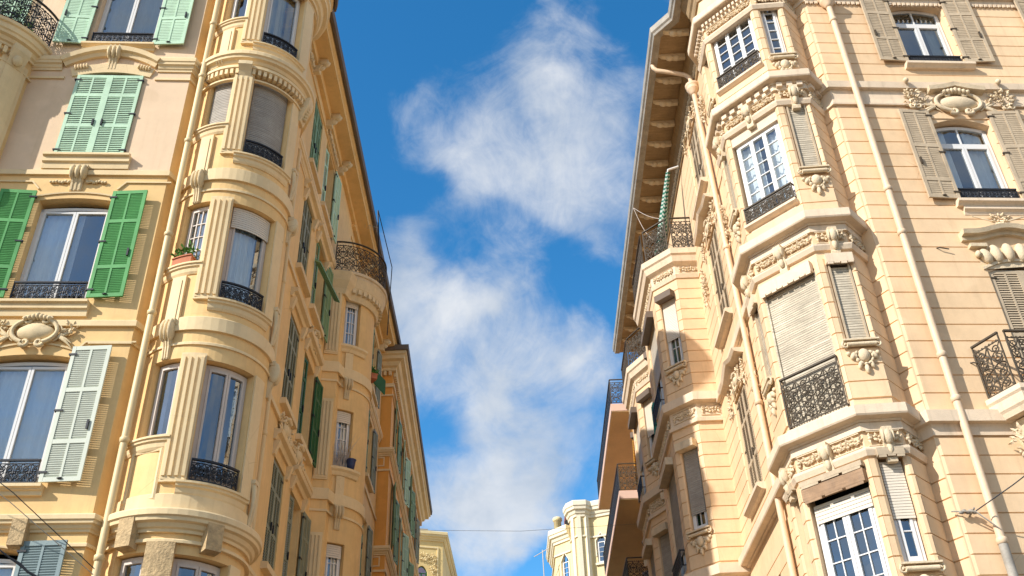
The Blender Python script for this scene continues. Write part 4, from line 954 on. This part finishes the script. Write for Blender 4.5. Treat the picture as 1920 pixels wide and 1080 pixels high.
# street-side windows with closed louvres, sills and hoods
for a, b, z0, z1 in sth:
    shutter(RA, RSs, a, .6, z0, z1, 1, 0, beige, -.08); shutter(RA, RSs, b, .6, z0, z1, -1, 0, beige, -.08)
m = M(auto=True)
for a, b, z0, z1 in sth:
    m.ext(RSs, a - .15, b + .15, [(-.01, z0), (.18, z0 - .01), (.18, z0 - .08), (.1, z0 - .14), (-.01, z0 - .16)])
    if 8 < z1 < 16: m.facesweep(RSs, [(a - .35, z1 + .42), (a + .1, z1 + .44), ((a + b) / 2, z1 + .62), (b - .1, z1 + .44), (b + .35, z1 + .42)], [(-.06, 0), (-.05, .1), (-.02, .2), (.05, .24), (.06, 0)])
m.build('window_hood', plRt, RA)
for a, b, z0, z1 in sth[:3]:
    c_ = M(); cartouche(c_, RSs, (a + b) / 2, z1 + .2, .5, .34, .3, .1)
    for u in (a - .2, b + .2): leafy(c_, RSs, u, z1 + .05, .1, .3, 12, .08)
    c_.build('cartouche', plRo, RA)
for y, z in ((16.9, 14.9), (16.9, 18.4), (16.9, 11.0), (19.7, 15.2)):
    c_ = M(); leafy(c_, RSs, 31.2 - y, z, .14, .5, 34, .1); c_.build('foliage_relief', plRo, RA)
# bay windows further up the street
for (yy, i), (F, H) in bay_h.items():
    for a, b, z0, z1 in H:
        window(RA, F, a + .01, b - .01, z0 + .01, z1 - .01, fm=white, wd=-.08, leaves=1 if b - a < .8 else 2, bars=(2, 4) if b - a < .8 else None, blind=.6 if z0 > 13 else .8, blind_m=pvc if z0 > 13 else blindg)
        m = M(); m.box(F, a - .03, b + .03, 0, .2, z1 - .02, z1 + .16); m.build('blind_box', plRo if z0 < 12 else roofm, RA)
        if b - a < .8:
            m = M(); drop(m, F, (a + b) / 2, z0 - .55, z0, b - a + .05); m.build('shell_sill', plRo, RA)
        else: railing(RA, F, a, b, z0 + .02, z0 + .4, .12, iron, ret=.12)
F = Fl((4.14 + .0, 20.42), (4.7, 20.42))
for Q in (W_, X_):
    p = Q[::-1]
    for i in range(5):
        F = Fl(p[i], p[i + 1]); railing(RA, F, 0.0, F.len, 16.84, 17.85, .17, ironR, r=.012, dense=1.1)
        m = M(); garland(m, F, .06, F.len - .05, 16.18, 16.36, .05); m.item(); garland(m, F, .08, F.len - .06, 12.2, 12.4, .04); m.build('garland_frieze', plRo, RA)

# eave with boarded soffit, paired brackets and frieze
ep = [(4.7, 31.2), (4.7, 15.9), (4.42, 15.5), (4.42, 14.72), (5.26, 13.86), (5.84, 13.85), (6.3, 13.95), tuple(RF.P(10, 0, 0))[:2]]
eo = [(3.70, 31.2), (3.70, 16.36), (4.09, 15.9), (4.11, 14.60), (5.12, 13.55), (5.98, 13.54), (6.32, 13.62), tuple(RF.P(10, .36, 0))[:2]]
m = M(); m.add([(x, y, 20.44) for x, y in eo] + [(16, 31.2, 20.44)], [list(range(len(eo) + 1))]); m.build('eave_soffit', soffR, RA)
m = M(); m.sweep(eo, [(-.02, 20.40), (.03, 20.39), (.05, 20.45), (.09, 20.49), (.11, 20.64), (.06, 20.70), (-.4, 20.62), (-.4, 20.51), (-.02, 20.51)]); m.build('gutter', gutt, RA)
m = M(); m.sweep(eo, [(-.14, 20.40), (-.10, 20.395), (-.02, 20.40), (-.02, 20.438), (-.14, 20.438)]); m.build('fascia_board', gutt, RA)
m = M(); m.sweep(ep, [(-.02, 19.55), (.04, 19.56), (.06, 19.66), (.03, 19.7), (.03, 19.95), (.07, 20.0), (.10, 20.2), (.19, 20.34), (.2, 20.435), (-.02, 20.435)]); m.build('frieze_moulding', soffR, RA)
m = M(); garland(m, RSs, 0, RSs.len, 19.72, 19.94, .03); m.build('garland_frieze', plRo, RA)
for u in [RSs.len - .35 - .78 * i for i in range(19)]:
    m = M()
    m.ext(RSs, u - .05, u + .05, [(.2, 20.438), (.2, 20.30), (.45, 20.28), (.62, 20.32), (.78, 20.36), (.86, 20.438)])
    for w in (.42, .58): m.lump(RSs, u, w, 20.33, .085, .11, .075)
    m.build('eave_bracket', plRo, RA)
# pipes
hop = (4.60, 17.15, 18.35)
def hopper(p, sc=1.0, name='rainwater_head'):
    m = M(); m.lathe(p, [(.0, -.16), (.07 * sc, -.16), (.085 * sc, -.1), (.15 * sc, .0), (.16 * sc, .03), (.13 * sc, .05), (.17 * sc, .10), (.185 * sc, .16), (.15 * sc, .17), (0, .17)], 14); m.build(name, pipeR, RA)
Pq = [Vector(q) for q in ((3.72, 17.30, 20.42), (3.73, 17.29, 20.28), (3.80, 17.27, 20.17), (4.15, 17.22, 20.02), (4.45, 17.18, 19.88), (4.55, 17.16, 19.76), (4.58, 17.15, 19.5))]
pipe(RA, Pq, .055, pipeR)
hopper((4.58, 17.15, 19.3))
pipe(RA, [Vector((4.58, 17.15 - (19.2 - z) * .05 if z > 12 else 16.79 - (12 - z) * .02, z)) for z in (19.2, 17, 15, 12, 9, 6, 3, 0)], .06, pipeR, [(4.58, 16.9, 14.3), (4.58, 16.75, 10.5), (4.58, 16.66, 6.9)])
hopper(tuple(RF.P(.45, .14, 18.35)), 1.0)
pipe(RA, [RF.P(.45, .14, z) for z in (18.2, 14, 10, 6.5)], .062, pipeR, [tuple(RF.P(.45, .14, z)) for z in (17.8, 13.2, 12.2, 9.7, 8.9, 6.6)])
m = M(); m.tube([RF.P(.45, .14, z) for z in (6.55, 4, 0)], .068, 10); m.build('downpipe', gutt, RA)
# small iron holdfasts
m = M()
for u, z in ((1.05, 11.95), (.95, 9.62), (1.35, 9.66)): m.tube([RF.P(u, .02, z), RF.P(u + .02, .07, z - .02), RF.P(u + .18, .08, z - .06)], .012, 5)
m.build('iron_holdfast', ironR, RA)

# ================================================================== orange building beyond the peach one
OA = thing('orange_building', 'orange plastered building standing out past the peach building, with sage shutters and banded cornices', 'building', (-4.42, 31.25, 0))
OS = Fl((-4.42, 31.25), (-4.86, 45.6)); OFf = Fl((-7.5, 31.25), (-4.42, 31.25))
OTOP = 20.3; oz = [(17.3, 19.3), (13.85, 16.1), (10.4, 12.6), (7, 9.2)]
oh = [(u, u + 1.0, a, b) for a, b in oz for u in (1.4, 4.6, 7.8, 11.0)]
m = M(); m.wall(OS, 0, OS.len, 0, OTOP, oh, .2); m.wall(Fl((-4.86, 45.6), (-12, 45.6)), 0, 7, 0, OTOP); m.build('wall', orlite, OA)
m = M(); m.wall(OFf, 0, OFf.len, 0, OTOP); m.build('end_wall', orange, OA)
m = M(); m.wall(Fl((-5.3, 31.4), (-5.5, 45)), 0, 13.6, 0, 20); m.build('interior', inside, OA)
m = M(); m.add([(-12, 31.25, OTOP), (-4.42, 31.25, OTOP), (-4.86, 45.6, OTOP), (-12, 45.6, OTOP)], [[0, 1, 2, 3]]); m.build('roof', tile, OA)
op = [(-7.5, 31.25), (-4.42, 31.25), (-4.86, 45.6), (-8, 45.6)]
m = M(); m.sweep(op, cornice(20.0, 20.75, .5)); m.sweep(op, band(19.35, 19.5, .07, .02)); m.sweep(op, band(19.0, 19.06, .05, .01))
for z in (16.85, 13.35, 9.9): m.sweep(op, cornice(z - .2, z + .08, .16)); m.sweep(op, band(z - .75, z - .68, .05, .01))
dentils(m, OS, 0, OS.len, 19.82, 19.98, .02, .12, .16); dentils(m, OFf, 1.8, OFf.len, 19.82, 19.98, .02, .12, .16); m.build('cornice', plLt, OA)
m = M(); m.sweep(op, [(.48, 20.6), (.56, 20.6), (.58, 20.8), (-.3, 20.85), (-.3, 20.76), (.48, 20.76)]); m.build('gutter', roofm, OA)
for i, (u, u1, a, b) in enumerate(oh):
    window(OA, OS, u, u1, a, b, wd=-.12)
    if b > 9.5:
        mt = (sage, greygr, sage, mint)[(i * 3) % 4]
        shutter(OA, OS, u - .02, .5, a, b, -1, 5 + (i * 17) % 12, mt, .03, flip=True); shutter(OA, OS, u1 + .02, .5, a, b, 1, 6 + (i * 11) % 14, mt, .03, flip=True)
m = M()
for z in (16.3, 12.8): m.facesweep(OFf, [(2.2, z), (2.9, z), (2.9, z + .3), (2.2, z + .3)], [(-.02, 0), (-.02, .03), (.02, .03), (.02, 0)], closed=True)
m.build('panel_moulding', plLt, OA)

# ================================================================== far yellow building on the left
YA = thing('far_yellow_building', 'far yellow building with relief panel at the street end beyond the orange building', 'building', (-4.7, 58, 0))
Y1 = Fl((-10, 56.5), (-4.75, 58.2)); Y2 = Fl((-4.75, 58.2), (-4.6, 72))
YT = 24.0
m = M(); yh = [(3.9, 4.6, 19.4, 21.9, .35), (4.0, 4.7, 13.8, 16.4, .35)]
m.wall(Y1, 0, Y1.len, 0, YT, yh); m.wall(Y2, 0, 13, 0, YT); m.build('wall', yellow, YA)
m = M(); m.sweep([(-10, 56.5), (-4.75, 58.2), (-4.6, 72)], cornice(23.8, 24.35, .3)); m.facesweep(Y1, [(3.6, 17.2), (3.6, 23.4), (5.2, 23.4), (5.2, 17.2)], [(-.04, 0), (-.04, .05), (.04, .05), (.04, 0)], closed=True)
leafy(m, Y1, 4.9, 22.4, .2, .6, 50, .12); leafy(m, Y1, 4.35, 22.8, .4, .2, 40, .1); m.build('cornice', cream, YA)
for a, b, c, d, r in yh: window(YA, Y1, a, b, c, d, r, fm=dgreen, wd=-.12)
m = M(); m.box(Y1, 3.2, 4.6, -.6, -.1, 24.3, 24.65, 0, .05); m.build('skylight', gutt, YA)
m = M(); m.add([(-10, 56.5, 24.3), (-4.75, 58.2, 24.3), (-4.6, 72, 24.3), (-10, 72, 24.3)], [[0, 1, 2, 3]]); m.build('roof', tile, YA)

# ================================================================== balconied building beyond the sand one
PA = thing('balconied_building', 'building with long pink edged balconies projecting past the sand coloured building on the right', 'building', (4.9, 31.3, 0))
PF = Fl((4.95, 40.5), (4.95, 31.3))
ph = [(1 + 2.6 * i, 2.4 + 2.6 * i, z, z + 2.3) for i in range(3) for z in (18.4, 15.1, 11.8, 8.5)]
m = M(); m.wall(PF, 0, PF.len, 0, 21.6, ph); m.wall(Fl((4.95, 31.3), (9, 31.3)), 0, 4, 0, 21.6); m.wall(Fl((9, 40.5), (4.95, 40.5)), 0, 4.05, 0, 21.6); m.build('wall', orlite, PA)
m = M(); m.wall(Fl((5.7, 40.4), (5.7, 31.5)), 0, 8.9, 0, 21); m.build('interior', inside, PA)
m = M(); m.add([(4.95, 31.3, 21.6), (9, 31.3, 21.6), (9, 40.5, 21.6), (4.95, 40.5, 21.6)], [[0, 1, 2, 3]]); m.build('roof', tile, PA)
for a, b, c, d in ph: window(PA, PF, a, b, c, d, wd=-.14)
for z in (18.15, 14.85, 11.55):
    m = M(); m.box(PF, .2, PF.len - .1, 0, 1.6, z + .02, z + .30); b_ = m.build('balcony_slab', pinkp, PA)
    m = M(); m.box(PF, .22, PF.len - .12, .01, 1.58, z - .01, z + .02); m.build('soffit', tanp, b_)
    railing(b_, PF, .25, PF.len - .14, z + .32, z + 1.3, 1.56, iron, r=.012)
    railing(b_, Fl((3.38, 31.42), (4.9, 31.42)), 0, 1.5, z + .32, z + 1.3, 0, ironR, r=.011)
# items hung and kept on those balconies
m = M(); F = Fl((4.05, 31.7), (4.5, 31.7)); n = 20
V_ = []
for i in range(n + 1):
    u = .42 * i / n; V_ += [F.P(u, .03 * math.sin(i * 1.3), 17.9), F.P(u - .12, .05 * math.sin(i * 1.3 + .6) + .15, 15.4)]
m.add(V_, [[2 * i, 2 * i + 2, 2 * i + 3, 2 * i + 1] for i in range(n)], True); tag(m.build('rolled_awning', awn_o), 'ochre striped canvas awning gathered between the two pink edged balconies', 'awning')
m = M()
for i in range(9): m.lump(Fl((3.5, 31.6), (4.9, 31.6)), .45 + .1 * i, .0, 18.75 + .09 * math.sin(i * 2.1), .12, .16, .17, rot=i)
tag(m.build('folded_quilt', pinkc), 'bundled pink and red quilt behind the railing of the topmost pink edged balcony', 'quilt')
m = M(); F = Fl((3.5, 31.55), (4.9, 31.55)); m.box(F, .35, 1.2, -.5, .0, 11.9, 12.4, .12, .05); m.lump(F, .75, -.2, 12.4, .4, .25, .12)
tag(m.build('covered_furniture', greyc), 'grey fabric covered furniture behind the railing of the lowest balcony', 'furniture')
for u in (.62, 1.02):
    r0 = thing('balcony_lantern', 'black lantern hung above the lowest balcony railing, %s the wall' % ('farther from' if u < .8 else 'nearer'), 'lantern', tuple(F.P(u, .1, 13.2)), 'lanterns above the lowest balcony')
    m = M(); c = F.P(u, .1, 13.2); m.lathe(c, [(.0, -.28), (.05, -.27), (.07, -.22), (.19, .12), (.2, .14), (.12, .24), (.03, .3), (.0, .31)], 6); m.build('body', blackc, r0)
    m = M(); m.tube([c + Vector((0, 0, .3)), c + Vector((0, 0, .62)), c + Vector((.0, .1, 1.4))], .012, 5); m.build('chain', iron, r0)
# cloths near the second bay
def cloth(name, label, cat, p0, p1, h, mt, fold=.03, n=12):
    m = M(); V_ = []; a, b = Vector(p0), Vector(p1); d = (b - a); nn = Vector((d.y, -d.x, 0)).normalized()
    for i in range(n + 1):
        p = a + d * i / n; V_ += [p + nn * fold * math.sin(i * 1.6), p + nn * fold * 1.6 * math.sin(i * 1.6 + .5) - Vector((0, 0, h))]
    m.add(V_, [[2 * i, 2 * i + 2, 2 * i + 3, 2 * i + 1] for i in range(n)], True); return tag(m.build(name, mt), label, cat)
cloth('hanging_towel', 'teal towel hanging from a railing of the far bay on the sand coloured building', 'towel', (3.56, 22.9, 13.9), (3.55, 23.2, 13.9), 1.2, tealc)
# striped awning on the upper balcony of the sand building
aw = thing('folded_awning', 'green and white striped awning folded upright on the upper balcony of the sand coloured building', 'awning', (3.86, 20.78, 16.9))
m = M(); V_ = []
for i in range(13):
    a = 2 * math.pi * i / 12; r1, r2 = .05 + .02 * math.sin(i * 3), .11 + .06 * math.sin(i * 3.3)
    V_ += [(4.33 + r1 * math.cos(a), 20.35 + r1 * math.sin(a), 19.5), (3.86 + r2 * math.cos(a), 20.78 + r2 * math.sin(a), 17.0)]
m.add(V_, [[2 * i, 2 * i + 2, 2 * i + 3, 2 * i + 1] for i in range(12)], True); m.build('canvas', awn_g, aw)
m = M(); m.tube([(3.84, 20.8, 16.9), (4.34, 20.33, 19.6)], .022, 6); m.tube([(4.34, 20.33, 19.58), (4.62, 20.25, 19.62)], .03, 6); m.build('pole', white, aw)
m = M(); pts = [Vector((3.68, 22.9, 20.42)).lerp(Vector((4.0, 20.7, 17.6)), t) - Vector((0, 0, .55 * math.sin(math.pi * t))) for t in [i / 12 for i in range(13)]]; m.tube(pts, .008, 4)
pts = [Vector((3.68, 22.9, 20.42)).lerp(Vector((4.05, 20.6, 18.1)), t) - Vector((0, 0, .1 * math.sin(math.pi * t))) for t in [i / 8 for i in range(9)]]; m.tube(pts, .008, 4)
tag(m.build('slack_cord', offwh), 'pale slack cord looping from the gutter to the striped awning', 'cord')

# flower box with plant in the round bay, pots farther up
def planter(F, u, z, wd, label, mt, w=.02):
    r0 = thing('flower_box', label, 'flower box', tuple(F.P(u, w, z)))
    m = M(); k = F.k; m.box(F, u - wd / 2 * k, u + wd / 2 * k, w - .07, w + .09, z, z + .13, -.012, 0); m.box(F, u - (wd / 2 + .015) * k, u + (wd / 2 + .015) * k, w - .08, w + .11, z + .13, z + .155); m.build('box', mt, r0)
    m = M(); rnd = random.Random(3)
    for _ in range(110):
        a = rnd.uniform(-.5, .5) * wd; h = rnd.uniform(.0, .22); c = F.P(u + a * k, w + rnd.uniform(-.09, .12), z + .15 + h); d = Vector((rnd.uniform(-1, 1), rnd.uniform(-1, 1), rnd.uniform(-.2, 1))).normalized(); e = d.cross(Vector((rnd.random(), rnd.random(), rnd.random()))).normalized()
        m.add([c, c + d * .05 + e * .022, c + d * .10, c + d * .05 - e * .022], [[0, 1, 2, 3]])
    m.build('foliage', leafm, r0)
planter(LB, -19, 12.18, .34, 'terracotta flower box with a leafy plant on the small window ledge of the round bay', terra)
planter(L2, 132, 14.9, .42, 'brown flower box under the propped green panel near the orange building', terra, .14)
r0 = thing('plant_pot', 'dark blue pot on the window ledge of the second round bay', 'plant pot', tuple(L2.P(46, .03, 11.73)))
m = M(); m.lathe(L2.P(46, .05, 11.73), [(0, 0), (.08, 0), (.10, .1), (.115, .22), (.13, .24), (.1, .25), (.0, .2)], 12); m.build('pot', bluep, r0)
m = M()
rnd = random.Random(5)
for _ in range(46):
    c = L2.P(rnd.uniform(20, 40), rnd.uniform(-.05, .08), 11.74); d = Vector((rnd.uniform(-.4, .4), rnd.uniform(-.4, .4), 1)); L_ = rnd.uniform(.3, .95)
    m.tube([c, c + d * L_ * .5, c + d * L_ * .9 + Vector((rnd.uniform(-.12, .12), rnd.uniform(-.12, .1), 0))], [.008, .006, .002], 3)
tag(m.build('dry_plant', offwh), 'pale dried plant stems standing on the ledge beside the blue pot', 'plant')
r0 = thing('balcony_plant', 'leafy green plants behind the railing of the round balcony at far left', 'plant', tuple(L0.P(30, .0, 17.7)))
m = M(); m.box(L0, -10, 62, -.12, .08, 17.7, 17.9); m.build('trough', terra, r0)
m = M(); rnd = random.Random(9)
for _ in range(520):
    a = rnd.uniform(-12, 64); c = L0.P(a, rnd.uniform(-.2, .15), 17.9 + rnd.uniform(0, .62) * (.6 + .4 * math.sin(a * .3))); d = Vector((rnd.uniform(-1, 1), rnd.uniform(-1, 1), rnd.uniform(-.3, 1))).normalized(); e = d.cross(Vector((rnd.random(), rnd.random(), rnd.random()))).normalized()
    m.add([c, c + d * .04 + e * .02, c + d * .085, c + d * .04 - e * .02], [[0, 1, 2, 3]])
m.build('foliage', leafm, r0)
# sheared second awning panel
m = M(); G = Fx((-4.0, 23.1, 15.45), (.42, .25, -.42), (.6, 0, .8)); m.box(G, 0, .75, -.02, .02, -.28, .12); m.box(G, .04, .7, -.03, -.02, -.10, -.06); m.build('propped_shutter_panel', dgreen, LA)

# antenna poles on the left roof
r0 = thing('roof_antenna', 'thin dark antenna mast and stays above the eave of the peach building', 'antenna', (-4.05, 24.4, 17.7))
m = M(); m.tube([(-3.82, 23.9, 17.6), (-4.08, 23.9, 21.5)], .022, 6); m.build('mast', iron, r0)
m = M(); m.tube([(-3.95, 23.2, 20.9), (-3.66, 24.6, 19.8), (-3.72, 24.7, 17.4)], .014, 5); m.build('stay', iron, r0)
m = M(); m.tube([(-4.45, 23.6, 20.75), (-4.02, 23.9, 20.8)], .008, 4)
for i in range(5): m.tube([(-4.4 + .08 * i, 23.62 + .06 * i, 20.60), (-4.4 + .08 * i, 23.62 + .06 * i, 20.9)], .005, 4)
m.build('aerial', gutt, r0)

# ================================================================== far cream tower-like building
CA = thing('far_cream_building', 'far pale cream building with arched windows and heavy white cornice at the street end', 'building', (3, 55, 0))
cp = [(1.85, 60), (1.95, 56.3), (2.85, 55.4), (2.97, 54.8), (3.22, 54.5), (3.66, 54.5), (4.0, 54.8), (5.3, 54.3), (9, 54)]
m = M(); ch = {1: [(.48, 1.02, 20.1, 21.5, .38), (.52, 1.08, 16, 17.6, .38)], 6: [(.30, .82, 20.9, 22.2, .38), (.32, .86, 17, 18.6, .38)]}
for i in range(len(cp) - 1):
    F = Fl(cp[i], cp[i + 1]); H = ch.get(i, []); m.wall(F, 0, F.len, 0, 22.9 if i < 2 else 24.1, H, .15)
m.build('wall', cream, CA)
m = M(); m.sweep(cp[:3], cornice(22.6, 23.45, .36)); m.sweep(cp[2:], cornice(23.6, 24.5, .36)); m.sweep(cp[:3], band(21.9, 22.0, .08, .02)); m.sweep(cp[2:], band(22.4, 22.5, .08, .02))
for i, u in ((3, .3), (4, .3), (5, .0)):
    F = Fl(cp[i], cp[i + 1]); m.box(F, 0, .22, 0, .12, 15, 23.6)
for i in ch:
    F = Fl(cp[i], cp[i + 1])
    for a, b, c, d, r in ch[i]: m.facesweep(F, [(a - .06, c + .4), (a - .06, d), ((a + b) / 2, d + r + .1), (b + .06, d), (b + .06, c + .4)], [(-.03, 0), (-.03, .05), (.03, .05), (.03, 0)]); m.box(F, a - .12, b + .12, 0, .12, c - .12, c)
m.build('cornice', mat('white_stucco', (.80, .72, .54), var=.1), CA)
for i in ch:
    F = Fl(cp[i], cp[i + 1])
    for a, b, c, d, r in ch[i]: window(CA, F, a, b, c, d, r, wd=-.08, bars=(1, 4), leaves=1, fw=.05)
m = M(); m.lathe((2.2, 56.6, 23.3), [(0, 0), (.22, 0), (.22, .9), (.28, .92), (.28, 1.1), (.2, 1.15), (.0, 1.17)], 8); m.build('chimney', cream, CA)
m = M(); m.box(Fl((2.4, 56.5), (6, 56)), 0, 3.4, -2, 0, 24.3, 24.95, .3, .1); m.box(Fl((1.9, 58), (2.6, 57)), 0, 1, -1, 0, 23.3, 23.7, .1, .1); m.build('roof', tile, CA)
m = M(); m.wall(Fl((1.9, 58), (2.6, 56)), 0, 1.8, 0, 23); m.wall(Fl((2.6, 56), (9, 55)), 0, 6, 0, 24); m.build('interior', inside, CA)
r0 = thing('roof_aerial', 'thin pale aerial beside the left edge of the far cream building', 'antenna', (1.2, 55, 19))
m = M(); m.tube([(1.25, 55.5, 18), (1.2, 55.5, 22.1)], .03, 4); m.tube([(.7, 55.5, 21.7), (1.6, 55.5, 22.2)], .025, 4); m.build('mast', offwh, r0)

# ================================================================== overhead wires
def wire(pts, r, label, mt=iron):
    m = M(); P = [Vector(p) for p in pts]; Q = []
    for a, b in zip(P, P[1:]): Q += [a.lerp(b, i / 10) for i in range(10)]
    Q.append(P[-1]); m.tube(Q, r, 5); return m
r0 = thing('overhead_cable', 'black twisted cable sloping across the lower left corner of the peach building', 'cable', (-6.1, 13.8, 6.0))
m = wire([(-10.2, 12.2, 8.75), (-8.15, 13.0, 7.4), (-6.1, 13.8, 6.0), (-5.2, 14.0, 5.4)], .012, ''); m.build('strand', iron, r0)
m = wire([(-9.8, 12.2, 9.35), (-7.3, 13.3, 7.65), (-6.15, 14.0, 6.7)], .007, ''); m.build('strand', iron, r0)
m = wire([(-9.8, 12.2, 9.2), (-7.3, 13.3, 7.5), (-6.15, 14.0, 6.62)], .006, ''); m.build('strand', gutt, r0)
m = M()
for t in (.2, .5, .62, .8): p = Vector((-8.15, 13.0, 7.4)).lerp(Vector((-6.1, 13.8, 6.0)), t); m.tube([p, p + Vector((.12, .05, -.06)), p + Vector((.25, .1, -.18))], .018, 5)
m.build('clamp', iron, r0)
p0 = RF.P(.15, .02, 7.02)
r0 = thing('wall_anchored_cable', 'thin dark cable running from its wall anchor across the sand coloured wall', 'cable', tuple(p0))
m = wire([tuple(p0 + RF.n * .18), tuple(RF.P(.6, .6, 7.25)), tuple(RF.P(2.4, 2.2, 8.3))], .009, ''); m.build('strand', iron, r0)
m = M(); m.tube([p0, p0 + RF.n * .2 + Vector((0, 0, .05))], .015, 5); m.tube([RF.P(-.1, .02, 7.1), p0 + RF.n * .2, RF.P(.45, .2, 6.75)], .012, 5)
for i in range(5): m.lump(RF, .0 + .05 * i, .1, 7.05 + .02 * (i % 2), .04, .03, .03)
m.build('anchor', gutt, r0)
m = wire([(-4.6, 33, 14.7), (0, 33.3, 14.6), (4.9, 33.6, 14.85)], .006, ''); tag(m.build('span_wire', gutt), 'thin grey wire strung level across the street between the balconied building and the orange building', 'wire')
